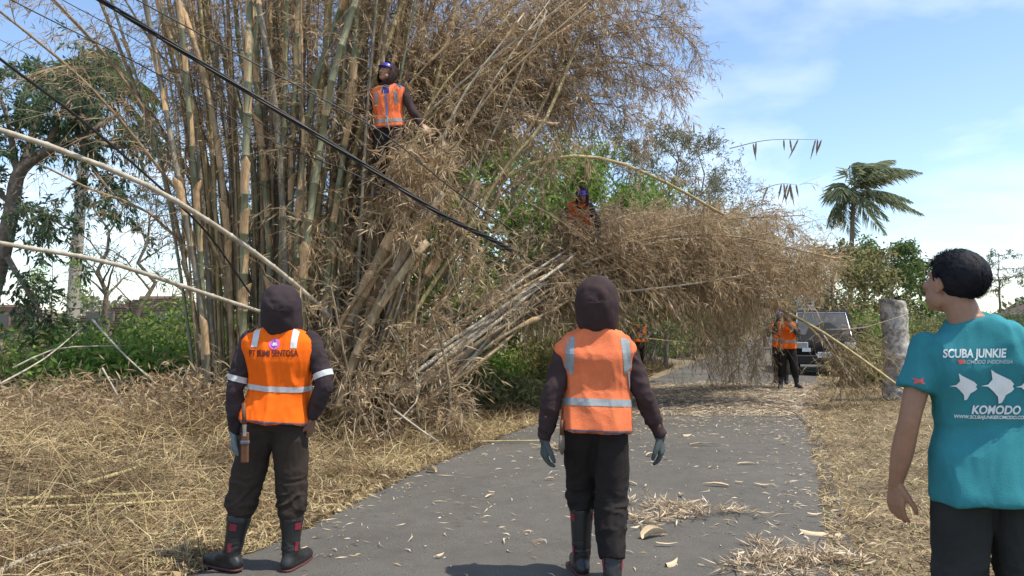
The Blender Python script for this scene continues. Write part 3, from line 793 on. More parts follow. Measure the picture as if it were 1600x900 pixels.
# left: broad tree with a crooked trunk and pinnate green foliage
rngT = np.random.default_rng(5)
lt_root = empty('leafy_tree', G(-60, 13), 0, 'crooked grey tree with dark green foliage at the far left', 'tree')
b0 = np.array(G(-60, 13))
tp = curve([b0, at(-8, 440, 13), at(18, 330, 13), at(30, 270, 13), at(70, 238, 13.1), at(125, 215, 13.3), at(180, 180, 13.6)], 22) - b0
rad = np.interp(np.linspace(0, 1, 22), [0, .3, .6, 1], [.17, .13, .10, .035])
VV, FF = [], []
V, F = tubes(tp[None], rad[None], 10); VV.append(V); FF.append(F); off = len(V)
limbs = [[(28,275,13),(10,180,12.8),(-20,110,12.6)], [(30,270,13),(60,180,13.3),(70,110,13.5)], [(70,238,13.1),(110,150,13),(160,90,12.8)], [(125,215,13.3),(190,230,13.5),(250,215,13.7)],
         [(20,320,13),(-40,270,12.8),(-80,240,12.6)], [(125,215,13.3),(150,270,13.3),(190,320,13.3)], [(18,330,13),(60,330,12.6),(110,360,12.4)], [(10,400,13),(40,450,12.7),(70,500,12.6)]]
twp = []
for l in limbs:
    P = curve([at(*q) for q in l], 12) - b0; twp.append(P)
    V, F = tubes(P[None], np.linspace(.06, .012, 12)[None], 6); VV.append(V); FF.append(F + off); off += len(V)
link('trunk', np_mesh('trunk', np.concatenate(VV), np.concatenate(FF), True), M['bark'], lt_root)
(VB, FB), (VL, FL) = spray(twp + [tp[13:]], rngT, t0=.2, spacing=.16, nb=(2, 3), blen=(.4, 1.1), bend=.15, ntw=7, nlf=9, lfl=(.08, .15), lfw=(.026, .05), leaf_down=.3)
link('branches', np_mesh('branches', VB, FB), M['bark'], lt_root)
link('crown', np_mesh('crown', VL, FL), M['dark_green'], lt_root)

palm('coconut_palm', 'coconut palm with pale ringed trunk behind the crooked tree', G(112, 20), 7.6, 20, 2.5, 11, (.1, 0, -.05), .17, 'green', (.35, 0))
palm('coconut_palm', 'wind blown coconut palm against the sky on the right', G(1328, 58), 11.4, 26, 5.0, 18, (.42, 0, .14), .22, 'palm_leaf', (.5, 0), 'bark', .66)

# thin bare trees on the left
for k, (px, Y, H, lab) in enumerate(((172, 17, 4.6, 'thin bare forked tree beside the pale palm trunk'), (222, 16, 4.0, 'small leafless tree left of the bamboo clump'),
                                   (288, 19, 5.2, 'slender dry sapling close behind the bamboo culms'))):
    tree('bare_tree', lab, G(px, Y), H, 1.5, 40 + k, 'grey_green', trunk_r=.085, nlimb=8, limb0=.25, nsub=5, ntw=4, nlf=2, lfl=(.05, .1), lfw=(.015, .03), crook=.5, lean=(-.3 + .2 * k, 0), limb_up=1.3)
tree('sapling', 'spindly green leaved sapling near the brown roof', G(80, 18), 3.0, .9, 51, 'bright', trunk_r=.03, nlimb=8, nsub=4, ntw=4, nlf=6, lfl=(.06, .1), lfw=(.03, .05))

# green shrubs along the left
shr = [(40, 13, 1.15, 1.5, 'bright', 'broad green shrub under the brown roof'), (150, 14, 1.3, 1.4, 'green', 'leafy shrub at the foot of the pale palm trunk'),
       (235, 13, 1.2, 1.2, 'bright', 'bright green shrub below the leafless tree'), (-40, 11, 1.0, 1.4, 'olive', 'olive bush at the left margin'),
       (300, 14, 1.6, 1.5, 'bright', 'green shrub close left of the bamboo clump'), (120, 10.4, .95, 1.0, 'bright', 'low yellow green bush behind the straw heap'),
       (215, 10.2, .9, .9, 'bright', 'low sunlit bush behind the straw heap'), (360, 16, 1.5, 1.5, 'green', 'shrub seen between the lower bamboo culms')]
for k, (px, Y, H, rd, lf, lab) in enumerate(shr):
    bush('shrub', lab, G(px, Y), H, rd, 60 + k, lf, 30, 90, (.07, .16), (.03, .065))
for k, (px, Y) in enumerate(((150, 10.4), (185, 10.2), (255, 10.2), (290, 10.0), (240, 9.6))):
    bush('withered_plant', ['withered rusty leaved plant left of the clump', 'wilted brown seedling behind the straw', 'rust brown dead shrub by the bamboo foot', 'dead plant with curled orange leaves', 'small dry plant poking out of the straw'][k],
         G(px, Y), .7, .3, 80 + k, 'rust_leaf', 6, 8, (.1, .2), (.04, .07), cat='plant', twig='twig')

# houses far left
def house(label, px, Y, w, d, wallh, ridge, tint, rz_=0.0):
    x, y, z = G(px, Y)
    r = empty('house', (x, y, 0), rz_, label, 'house')
    wm = mat('house_wall', (.55, .5, .42), .9, .15, 3)
    m = MB(); m.box((0, 0, wallh / 2), (w, d, wallh)); m.build('wall', wm, r)
    e = .5
    rm = mat('roof_tile', tint, .85, .3, 14, .5, 30, stretch=(1, 1, 4))
    V = [(-w/2-e, -d/2-e, wallh), (w/2+e, -d/2-e, wallh), (w/2+e, d/2+e, wallh), (-w/2-e, d/2+e, wallh), (-w/2+d*.35, 0, ridge), (w/2-d*.35, 0, ridge)]
    m = MB(); m.add(V, [(0,1,5,4), (1,2,5), (2,3,4,5), (3,0,4), (0,3,2,1)]); rf = m.build('roof', rm, r)
    rows = 12
    m = MB()
    for i in range(rows):                                            # the tile courses on the slope that faces the road
        t0 = i / rows
        for s in (-1, 1):
            y0 = s * (d/2 + e) * (1 - t0); z0 = wallh + (ridge - wallh) * t0 + .05
            hw = (w/2 + e) * (1 - t0) + (w/2 - d*.35) * t0
            m.box((0, y0, z0), (2 * hw, .12, .07))
    m.build('tile_courses', rm, rf)
    m = MB(); m.tube([(-w/2+d*.35, 0, ridge+.03), (w/2-d*.35, 0, ridge+.03)], .12, 6); m.build('ridge_cap', rm, rf)
    for sx in (-.25, .25):
        m = MB(); m.box((sx * w, -d/2 - .03, 1.3), (1.0, .08, 1.1)); wi = m.build('window', M['bark'], r)
        m = MB(); m.box((sx * w, -d/2 - .08, 1.3), (.86, .02, .96)); m.build('pane', mat('pane', (.05,.06,.07), .1, .1, 2, spec=.6), wi)
    return r
house('low house with dark brown tiled roof at the far left', 0, 34, 6.5, 5, 1.1, 2.1, (.17, .11, .085))
house('house with brown tiled roof behind the green shrubs', 255, 30, 5, 4.5, 1.2, 2.35, (.15, .105, .085))
house('small bright orange tiled roof beyond the palm trunk', 88, 48, 4, 4, .9, 1.75, (.62, .22, .09))

# green thicket behind the felled bamboo
thick = [(700, 15, 5.0, 1.9, 'bright', 'leafy green tree directly behind the leaning culms'), (800, 16.5, 5.6, 2.0, 'bright', 'bright green tree above the felled bundle'),
         (905, 17, 5.0, 2.0, 'bright', 'sunlit green tree behind the hidden worker'), (985, 18.5, 4.6, 1.9, 'bright', 'dense green tree behind the middle worker'),
         (620, 17, 5.0, 2.0, 'green', 'dark green tree seen through the bamboo clump'), (985, 27, 6.4, 2.2, 'grey_green', 'pale green tree behind the fallen crown'),
         (760, 21, 6.5, 2.4, 'dark_green', 'tall dark tree in the depth of the thicket'), (1050, 33, 6.4, 2.4, 'olive', 'olive tree beyond the fallen crown'), (1110, 40, 6.0, 2.6, 'olive', 'far olive tree left of the road'),
         (510, 18, 4.6, 2.0, 'dark_green', 'dim green tree behind the upright culms'), (420, 21, 4.2, 1.8, 'dark_green', 'dim tree low behind the left culms')]
for k, (px, Y, H, sp, lf, lab) in enumerate(thick):
    tree('leafy_tree', lab, G(px, Y), H, sp, 100 + k, lf, trunk_r=.12, nlimb=12, limb0=.12, nsub=7, ntw=6, nlf=9, lfl=(.10, .20), lfw=(.05, .09), cluster=.3)
under = [(745, 13.6, 1.0, 1.0, 'bright', 'low green weeds under the felled bundle'), (690, 13, 1.1, 1.0, 'olive', 'yellowing weeds behind the bundle foot'), (820, 15, 1.2, 1.2, 'olive', 'dry olive bush left of the middle worker'),
         (880, 17, 1.5, 1.3, 'olive', 'straw coloured bush behind the middle worker'), (950, 23, 2.4, 1.4, 'green', 'green roadside bush behind the far worker'), (1010, 26.5, 2.6, 1.6, 'bright', 'sunny hedge right of the far worker'),
         (1050, 30, 2.6, 1.8, 'olive', 'roadside hedge under the hanging sprays'), (1090, 35, 2.8, 2.0, 'green', 'distant green hedge left of the road'), (1125, 42, 3.2, 2.4, 'olive', 'farthest hedge at the road bend'),
         (770, 12.2, .5, .8, 'olive', 'small tuft of weeds beside the asphalt'), (640, 15, 1.6, 1.4, 'green', 'green bush behind the clump foot'), (560, 14, 1.4, 1.3, 'olive', 'faded bush behind the clump foot')]
for k, (px, Y, H, rd, lf, lab) in enumerate(under):
    bush('shrub', lab, G(px, Y), H, rd, 130 + k, lf, 34, 95, (.09, .2), (.025, .05))
more = [(1020, 26, 6.2, 2.6, 'grey_green', 'grey green tree directly over the fallen crown'), (1075, 31, 6.8, 2.8, 'olive', 'broad olive tree over the fallen crown'), (1135, 37, 6.4, 2.8, 'grey_green', 'pale tree right of the olive tree'),
        (1195, 44, 5.6, 2.6, 'olive', 'rounded far tree above the road'), (940, 22, 6.0, 2.4, 'bright', 'yellow green tree above the stooping worker'), (860, 19, 5.6, 2.2, 'bright', 'green tree left of the stooping worker')]
for k, (px, Y, H, sp, lf, lab) in enumerate(more):
    tree('leafy_tree', lab, G(px, Y), H, sp, 180 + k, lf, trunk_r=.12, nlimb=13, limb0=.12, nsub=7, ntw=6, nlf=6, lfl=(.10, .22), lfw=(.04, .08), cluster=.3, tw_r=.006)
brush = [(20, 8.6, .5, 'heap of dead brush at the left margin'), (90, 9.0, .5, 'dead brush left of the bleached stem'), (160, 9.2, .45, 'dry brush in front of the pale palm trunk'), (225, 9.0, .5, 'brown brush halfway to the clump'),
         (285, 8.9, .8, 'dry brush beside the clump foot'), (335, 8.6, .7, 'tangled dry brush at the left foot of the clump'), (60, 7.6, .5, 'low dead brush in the left straw'), (190, 7.9, .45, 'low dead brush in the middle of the straw')]
for k, (px, Y, H, lab) in enumerate(brush):
    bush('dead_brush', lab, G(px, Y), H, .65, 300 + k, 'dry', 26, 34, (.08, .2), (.010, .024), cat='brush', twig='twig')
# thin tall trees behind the fallen crown
for k, (px, Y, H, sp, lab) in enumerate(((1040, 24, 8.2, 2.6, 'tall thin tree with sparse leaves left of the white cloud'), (1085, 29, 8.8, 2.8, 'sparse twiggy tree nearest the white cloud'),
                                       (965, 23, 7.4, 2.4, 'half bare tree behind the arching yellow culm'), (1120, 34, 8.0, 2.6, 'low sparse tree right of the twiggy trees'), (1150, 40, 7.4, 2.6, 'small dry tree above the fallen crown tip'))):
    tree('sparse_tree', lab, G(px, Y), H, sp, 160 + k, 'grey_green', trunk_r=.09, nlimb=14, limb0=.25, nsub=8, ntw=7, nlf=4, lfl=(.10, .2), lfw=(.025, .05), limb_up=1.3, crook=.3, cluster=.1, tw_r=.007)
# two twigs of hanging seed pods
for k, (pts, lab) in enumerate((([(1140,232,20),(1200,219,20),(1278,218,20)], 'long twig of hanging dry pods against the sky'), ([(1180,300,20),(1215,288,20),(1243,288,20)], 'short twig of hanging dry pods above the fallen crown'))):
    r = empty('pod_twig', tuple(at(*pts[0])), 0, lab, 'twig'); b = at(*pts[0])
    P = curve([at(*q) for q in pts], 12) - b
    V, F = tubes(P[None], np.linspace(.014, .005, 12)[None], 5); link('stem', np_mesh('stem', V, F), M['bark'], r)
    for j in range(8):
        i = [3, 4, 8, 8, 9, 11, 11, 11][j] if k == 0 else [3, 7, 8, 9, 9, 11, 11, 11][j]
        i = min(i, 11); p = P[i] + np.array([rg.normal() * .07, 0, 0]); L = rg.uniform(.3, .62)
        d = np.array([rg.normal() * .22, rg.normal() * .15, -1]); d /= np.linalg.norm(d)
        m = MB(); m.tube([p, p + d * .05, p + d * L * .5, p + d * L], [.006, .022, .026, .004], 5); m.build('pod', M['culm_dead'], r)

# right side
rt = [(1395, 46, 6.8, 2.8, 'green', 'dense green tree just right of the wind blown palm'), (1440, 48, 6.2, 2.6, 'green', 'blue green tree beside the standing man'), (1300, 38, 5.2, 2.5, 'olive', 'olive tree behind the loaded pickup'),
      (1352, 40, 5.2, 2.5, 'olive', 'tree at the foot of the wind blown palm'), (1260, 52, 4.5, 2.4, 'grey_green', 'far pale tree over the road')]
for k, (px, Y, H, sp, lf, lab) in enumerate(rt):
    tree('leafy_tree', lab, G(px, Y), H, sp, 200 + k, lf, trunk_r=.15, nlimb=12, limb0=.12, nsub=7, ntw=6, nlf=8, lfl=(.16, .3), lfw=(.08, .14), cluster=.4)
tree('umbrella_tree', 'slim flat topped tree behind the standing man', G(1563, 42), 5.6, 2.0, 230, 'grey_green', trunk_r=.10, nlimb=12, limb0=.62, nsub=6, ntw=5, nlf=5, lfl=(.1, .2), lfw=(.03, .06), limb_up=.25, crook=.05, cluster=.1)
rb = [(1345, 24, 1.5, 1.2, 'olive', 'dry bush beside the pickup'), (1372, 27, 1.9, 1.3, 'bright', 'yellow green bush behind the stump'), (1410, 30, 2.0, 1.6, 'olive', 'tall weeds behind the stump'),
      (1455, 33, 1.9, 1.6, 'green', 'green bush beside the standing man'), (1500, 34, 1.7, 1.6, 'olive', 'bush hidden behind the standing man'), (1350, 17, .9, .7, 'olive', 'dry weeds left of the stump'),
      (1460, 19, 1.0, .9, 'olive', 'dry weeds right of the stump'), (1530, 26, 1.5, 1.0, 'olive', 'scraggly bush beside the dark wall'), (1575, 33, 1.9, 1.5, 'green', 'bush growing in front of the dark wall'), (1640, 30, 1.5, 1.5, 'green', 'bush at the right margin')]
for k, (px, Y, H, rd, lf, lab) in enumerate(rb):
    bush('shrub', lab, G(px, Y), H, rd, 240 + k, lf, 30, 85, (.1, .22), (.03, .06))
# banana plant
ban = empty('banana_plant', G(1452, 34), 0, 'banana plant with upright bright leaves beside the standing man', 'plant')
m = MB(); m.tube([(0, 0, 0), (.05, 0, .8), (.03, 0, 1.5)], [.12, .10, .07], 8); m.build('stem', M['culm_green'], ban, True)
for k in range(7):
    az = k * 2.4; L = rg.uniform(1.3, 1.9); s = np.linspace(0, 1, 8)
    d = np.array([math.cos(az), math.sin(az), 0]) * .45
    rc = np.array([.03, 0, 1.45]) + d * (L * s ** 1.4)[:, None] + np.array([0, 0, 1.0]) * (L * (s - .55 * s ** 3))[:, None]
    wd = .17 * np.sin(np.pi * np.clip(s * .9 + .05, 0, 1)); sd = np.array([-math.sin(az), math.cos(az), 0])
    V = np.concatenate([rc + sd * wd[:, None] + np.array([0, 0, .06]), rc, rc - sd * wd[:, None] + np.array([0, 0, .06])])
    F = [(i + 8*j, i + 1 + 8*j, i + 9 + 8*j, i + 8 + 8*j) for j in (0, 1) for i in range(7)]
    link('leaf', np_mesh('leaf', V, np.array(F), True), M['green'], ban)
# wall on the right
wl = empty('garden_wall', G(1640, 37), R(-8), 'low dark stained wall with a coping at the right edge', 'wall')
wm = mat('stained_wall', (.22, .2, .18), .9, .4, 2.5, .3, 20, col2=(.09, .085, .08), stretch=(1, 1, .4))
for k in range(6):
    m = MB(); m.box((-3.9 + 1.7 * k, 0, .8), (1.69, .18, 1.6)); m.build('panel', wm, wl, bevel=.01)
    m = MB(); m.box((-4.75 + 1.7 * k, 0, .85), (.22, .26, 1.7)); m.build('pillar', wm, wl, bevel=.01)
m = MB(); m.box((.3, 0, 1.68), (10.4, .32, .12)); m.build('coping', wm, wl, bevel=.02)
house('dark tiled roof rising behind the right hand wall', 1660, 47, 8, 5, 1.3, 2.6, (.12, .085, .08))
# far belt of trees that closes the horizon
VV, FF, off = [], [], 0
rb_ = np.random.default_rng(77)
n = 42000
az = rb_.uniform(-1.1, 1.1, n); dist = rb_.uniform(85, 130, n)
hmax = 2.6 + 1.2 * np.sin(az * 23) + .9 * np.sin(az * 61 + 1) + .6 * np.sin(az * 131)
z = rb_.random(n) ** .8 * np.maximum(hmax, .8)
B = np.stack([np.sin(az) * dist, np.cos(az) * dist, z], 1)
bl = link('tree_belt', np_mesh('tree_belt', *leaf_mesh(B, nrm(rb_.normal(size=(n, 3))), rb_.uniform(.5, 1.0, n), rb_.uniform(.3, .6, n), rb_)), M['grey_green'])
tag(bl, 'distant belt of low trees along the horizon', 'trees', kind='stuff')
# ------------------------------------------------------------------ people
M['skin'] = mat('skin', (.34,.185,.115), .5, .15, 18, .15, 120, spec=.35)
M['skin_dark'] = mat('skin_dark', (.20,.105,.068), .5, .15, 18, .15, 120, spec=.35)
M['vest_bright'] = mat('vest_orange', (.95,.155,.014), .85, .12, 7, .4, 300, spec=.05)
M['vest_faded'] = mat('vest_faded_orange', (.84,.215,.085), .88, .12, 6, .6, 260, spec=.08, col2=(.60,.16,.075))
M['vest_coral'] = mat('vest_coral', (.88,.19,.07), .8, .08, 5, .3, 220, spec=.1)
M['shirt_dark'] = mat('dark_knit', (.048,.036,.039), .9, .25, 6, .3, 200, spec=.1)
M['shirt_brown'] = mat('dark_brown_knit', (.054,.036,.036), .9, .25, 6, .3, 200, spec=.1)
M['trouser_brown'] = mat('brown_trousers', (.045,.034,.027), .85, .3, 4, .3, 160, spec=.12, col2=(.028,.021,.017))
M['trouser_black'] = mat('black_trousers', (.026,.022,.021), .85, .3, 4, .3, 160, spec=.12)
M['trouser_grey'] = mat('charcoal_trousers', (.034,.036,.035), .9, .25, 4, .3, 160, spec=.1)
M['rubber'] = mat('boot_rubber', (.022,.022,.022), .38, .3, 7, .15, 50, spec=.45)
M['rubber_red'] = mat('boot_red_rubber', (.22,.02,.035), .45, .15, 12, spec=.4)
M['sole'] = mat('boot_sole', (.10,.03,.03), .7, .2, 15)
M['glove'] = mat('grey_glove', (.20,.235,.24), .85, .15, 12, .5, 300, spec=.1)
M['glove_dark'] = mat('dark_grey_glove', (.095,.115,.115), .85, .15, 12, .5, 300, spec=.1)
M['reflect'] = mat('reflective_tape', (.55,.56,.56), .45, .12, 30, .1, 200, spec=.5)
M['reflect_grey'] = mat('worn_reflective_tape', (.25,.28,.29), .55, .2, 25, .15, 200, spec=.5)
M['reflect_blue'] = mat('blue_shoulder_patch', (.05,.20,.42), .6, .15, 25, spec=.3)
M['trim'] = mat('vest_trim', (.12,.12,.16), .7, .15, 10)
M['tee'] = mat('teal_cotton', (.045,.24,.275), .9, .16, 6, .45, 380, spec=.08)
M['print'] = mat('white_print', (.72,.76,.76), .7, .08, 30)
M['print_grey'] = mat('grey_print', (.35,.42,.45), .7, .08, 30)
M['print_red'] = mat('red_print', (.62,.12,.10), .7, .08, 30)
M['ink'] = mat('dark_print', (.10,.022,.02), .7, .15, 40)
M['logo_pink'] = mat('pink_logo', (.58,.13,.42), .6, .1, 30)
M['hair'] = mat('black_hair', (.011,.012,.016), .7, .3, 30, spec=.18)
M['helmet'] = mat('blue_helmet', (.07,.06,.40), .3, .12, 5, spec=.5)
M['undershirt'] = mat('blue_undershirt', (.05,.05,.22), .85, .15, 8)
M['wood'] = mat('dark_wood', (.14,.062,.03), .6, .3, 14, .2, 40, stretch=(4, 4, 1))
M['blade'] = mat('steel_blade', (.5,.5,.5), .35, .15, 20, metal=.8)
M['eye_white'] = mat('eye_white', (.7,.68,.64), .3, .05, 10)
M['eye_dark'] = mat('eye_dark', (.015,.01,.008), .2, .05, 10)
M['lip'] = mat('lip', (.24,.09,.07), .5, .1, 20)

class Vol:
    """closed overlapping solids that are fused by a voxel remesh into one continuous surface"""
    def __init__(s): s.v, s.f = [], []
    def _add(s, V, F):
        b = len(s.v); s.v.extend([tuple(map(float, p)) for p in V]); s.f.extend([tuple(i + b for i in f) for f in F])
    def limb(s, pts, rad, n=14, k=None, flat=None, flatend=False):
        P = np.asarray(pts, float); r = np.asarray(rad, float) if not np.isscalar(rad) else np.full(len(P), rad)
        k = k or 4 * len(P)
        C = curve(np.concatenate([P, r[:, None]], 1), k) if len(P) > 2 else np.concatenate([P, r[:, None]], 1)[0] + (np.concatenate([P, r[:, None]], 1)[1] - np.concatenate([P, r[:, None]], 1)[0]) * np.linspace(0, 1, k)[:, None]
        Q, rr = C[:, :3], np.maximum(C[:, 3], .002)
        t = nrm(np.gradient(Q, axis=0))
        a0, a1 = np.linspace(-math.pi / 2, 0, 5)[1:-1], np.linspace(0, math.pi / 2, 5)[1:-1]
        Qs = [Q[0] + t[0] * rr[0] * math.sin(a) for a in a0]; Rs = [rr[0] * math.cos(a) for a in a0]
        Qe = [Q[-1] + t[-1] * rr[-1] * math.sin(a) for a in a1]; Re = [rr[-1] * math.cos(a) for a in a1]
        if flatend: Qe, Re = [Q[-1] + t[-1] * .004], [rr[-1] * .98]
        V, F = tube1(np.vstack([Qs, Q, Qe]), np.concatenate([Rs, rr, Re]), n, True)
        if flat is not None:                      # squash along a direction about the centre line
            d = np.asarray(flat[0], float); d /= np.linalg.norm(d)
            allQ = np.repeat(np.vstack([Qs, Q, Qe]), n, axis=0)
            rel = V - allQ; V = allQ + rel + d * (rel @ d)[:, None] * (flat[1] - 1)
        s._add(V, F); return s
    def ell(s, c, r, rot=None, n=14):
        V, F = [], []
        for i in range(1, n):
            th = math.pi * i / n
            for j in range(2 * n):
                ph = math.pi * j / n
                V.append(Vector((r[0] * math.sin(th) * math.cos(ph), r[1] * math.sin(th) * math.sin(ph), r[2] * math.cos(th))))
        V += [Vector((0, 0, r[2])), Vector((0, 0, -r[2]))]
        m = 2 * n
        for i in range(n - 2):
            for j in range(m):
                F.append((i*m + j, (i+1)*m + j, (i+1)*m + (j+1) % m, i*m + (j+1) % m))
        for j in range(m):
            F.append((len(V) - 2, j, (j+1) % m)); F.append((len(V) - 1, (n-2)*m + (j+1) % m, (n-2)*m + j))
        if rot is not None: V = [rot @ p for p in V]
        s._add([p + Vector(c) for p in V], F); return s
    def rings(s, C, U, Wv, rx, ry, p=2.5, n=28):
        a = np.linspace(0, 2 * np.pi, n, endpoint=False)
        ca, sa = np.cos(a), np.sin(a)
        ex = np.sign(ca) * np.abs(ca) ** (2 / p); ey = np.sign(sa) * np.abs(sa) ** (2 / p)
        V = C[:, None] + (rx[:, None] * ex)[..., None] * U[:, None] + (ry[:, None] * ey)[..., None] * Wv[:, None]
        k = len(C); V = V.reshape(-1, 3); F = []
        for i in range(k - 1):
            for j in range(n):
                F.append((i*n + j, i*n + (j+1) % n, (i+1)*n + (j+1) % n, (i+1)*n + j))
        F.append(tuple(range(n - 1, -1, -1))); F.append(tuple((k-1)*n + j for j in range(n)))
        s._add(V, F); return s
    def xf(s, fn):
        s.v = [tuple(fn(Vector(p))) for p in s.v]; return s
    def mesh(s, name, voxel, smooth=6, fac=.5):
        me = bpy.data.meshes.new('tmp'); me.from_pydata(s.v, [], s.f); me.update()
        bm = bmesh.new(); bm.from_mesh(me); bmesh.ops.recalc_face_normals(bm, faces=bm.faces); bm.to_mesh(me); bm.free()
        o = bpy.data.objects.new('tmp', me); COL.objects.link(o)
        m = o.modifiers.new('r', 'REMESH'); m.mode = 'VOXEL'; m.voxel_size = voxel; m.use_smooth_shade = True
        q = o.modifiers.new('s', 'SMOOTH'); q.iterations = smooth; q.factor = fac
        dg = bpy.context.evaluated_depsgraph_get()
        r = bpy.data.meshes.new_from_object(o.evaluated_get(dg)); r.name = name
        bpy.data.objects.remove(o); bpy.data.meshes.remove(me)
        r.polygons.foreach_set('use_smooth', np.ones(len(r.polygons), dtype=bool))
        return r

def co_of(me):
    a = np.empty(len(me.vertices) * 3, np.float32); me.vertices.foreach_get('co', a); return a.reshape(-1, 3).astype(float)
def no_of(me):
    a = np.empty(len(me.vertices) * 3, np.float32); me.vertices.foreach_get('normal', a); return a.reshape(-1, 3).astype(float)
def set_co(me, V):
    me.vertices.foreach_set('co', V.astype(np.float32).ravel()); me.update()

def wrinkle(me, amp, freq, stretch=(1, 1, 1), seed=0, mask=None, fine=.35):
    V = co_of(me); N = no_of(me); o = Vector((seed * 3.7, seed * 1.3, seed * 7.1)); st = Vector(stretch)
    d = np.empty(len(V))
    for i, p in enumerate(V):
        q = Vector((p[0] * st.x, p[1] * st.y, p[2] * st.z)) * freq + o
        w = mnoise.noise_vector(q * .6) * .7
        a = 1 - 2 * abs(mnoise.noise(q + w)) ** .8
        b = 1 - 2 * abs(mnoise.noise((q + w) * 2.3))
        d[i] = a + fine * b - .5
    d *= amp
    if mask is not None: d *= mask(V)
    set_co(me, V + N * d[:, None])

def bvh_of(me):
    return BVHTree.FromPolygons([v.co for v in me.vertices], [tuple(p.vertices) for p in me.polygons])

DEFJ = dict(pel=(0, 0, .90), wai=(0, 0, 1.05), che=(0, 0, 1.25), nck=(0, -.01, 1.43), hd=(0, .02, 1.555), hyaw=0., hpitch=0., hroll=0.,
            sL=(-.175, -.005, 1.365), eL=(-.22, -.03, 1.09), wL=(-.23, .03, .84), sR=(.175, -.005, 1.365), eR=(.22, -.03, 1.09), wR=(.23, .03, .84),
            hL=(-.085, 0, .87), kL=(-.10, .02, .47), aL=(-.11, -.01, .09), tL=8., hR=(.085, 0, .87), kR=(.10, .02, .47), aR=(.11, -.01, .09), tR=-8.,
            fdL=(0, 0, -1), fdR=(0, 0, -1), pnL=(1, 0, 0), pnR=(-1, 0, 0), curl=.5)

def spine(J, table, p=2.5):
    """rings of (s, rx, ry, forward offset) along the spine"""
    K = [np.array(J[k], float) for k in ('pel', 'wai', 'che', 'nck')]
    kn = np.array([0, .28, .66, 1.0])
    base = curve(K, 31)
    sb = np.interp(np.linspace(0, 3, 31), [0, 1, 2, 3], kn)
    tgt = nrm(np.gradient(base, axis=0))
    uh = nrm(np.array(J['hR'], float) - np.array(J['hL'], float)); us = nrm(np.array(J['sR'], float) - np.array(J['sL'], float))
    C, U, Wv, rx, ry = [], [], [], [], []
    for s, a, b, f in table:
        if s < 0: c = base[0] + tgt[0] * s * .53; t = tgt[0]
        elif s > 1: c = base[-1] + tgt[-1] * (s - 1) * .53; t = tgt[-1]
        else:
            c = np.array([np.interp(s, sb, base[:, k]) for k in range(3)]); t = nrm(np.array([np.interp(s, sb, tgt[:, k]) for k in range(3)]))
        u = uh + (us - uh) * min(max(s, 0), 1); u = nrm(u - t * (u @ t)); w = np.cross(t, u)
        C.append(c + w * f); U.append(u); Wv.append(w); rx.append(a); ry.append(b)
    return np.array(C), np.array(U), np.array(Wv), np.array(rx), np.array(ry)

T_BODY = [(-.16,.07,.06,0), (-.08,.145,.095,-.005), (.02,.155,.10,-.005), (.28,.135,.092,0), (.5,.15,.105,0), (.7,.165,.11,0), (.85,.150,.078,0), (.93,.09,.055,0), (1.05,.05,.05,.005)]
T_SHIRT = [(-.05,.165,.112,0), (.1,.16,.108,0), (.28,.15,.102,0), (.5,.165,.115,0), (.7,.178,.118,0), (.86,.178,.098,0), (.95,.125,.078,0), (1.06,.066,.066,.005)]
def T_VEST(hem=-.08, wide=0.0, sl=0.0):
    return [(hem,.194+wide,.156,-.005), (hem+.03,.196+wide,.157,-.005), (.1,.188+wide,.142,-.003), (.3,.178+wide,.122,0), (.5,.184+wide,.126,0), (.68,.204,.132,0), (.80-sl*.7,.222,.122,0), (.885-sl,.218,.104,0), (.945-sl*.6,.178,.088,0), (1.0-sl*.2,.11,.078,.0), (1.035,.082,.072,.005)]

def hand_vol(vol, J, side, glove=0.0, scale=1.0, curl=.5, spreadf=.0):
    w = np.array(J['w' + side], float); d = nrm(np.array(J['fd' + side], float)); pn = np.array(J['pn' + side], float)
    pn = nrm(pn - d * (pn @ d)); lat = np.cross(d, pn) * (1 if side == 'L' else -1)       # lat points to the thumb side
    S = scale; g = glove
    offs = [.030, .010, -.011, -.030]; lens = [.072, .080, .074, .058]
    for o_, L in zip(offs, lens):
        m0 = w + d * .005 * S + lat * o_ * .55 * S; m1 = w + d * .088 * S + lat * o_ * S
        vol.limb([m0, m1], [.0135 * S + g, .0118 * S + g], 8, 5)
        dd = d.copy(); p = m1; pts = [p]; ang = curl * .55
        for seg in (.45, .32, .23):
            dd = nrm(dd * math.cos(ang) + pn * math.sin(ang)); p = p + nrm(dd + lat * o_ * spreadf) * L * seg * S; pts.append(p); ang = curl * .75
        vol.limb(pts, [.0098 * S + g, .0092 * S + g, .0085 * S + g, .0070 * S + g], 8, 12)
    t0 = w + d * .018 * S + lat * .022 * S; t1 = w + d * .055 * S + lat * .046 * S + pn * .012 * S; t2 = t1 + nrm(d * .8 + lat * .35 + pn * .35) * .036 * S; t3 = t2 + nrm(d * .95 + pn * .4) * .027 * S
    vol.limb([t0, t1, t2, t3], [.016 * S + g, .0125 * S + g, .0108 * S + g, .008 * S + g], 8, 12)
    vol.limb([w - d * .04 * S, w + d * .02 * S], [.026 * S + g, .025 * S + g], 10, 5, flat=(pn, .75))

def head_mat(J):
    return Matrix.Translation(Vector(J['hd'])) @ Euler((J['hpitch'], J['hroll'], J['hyaw']), 'XYZ').to_matrix().to_4x4()

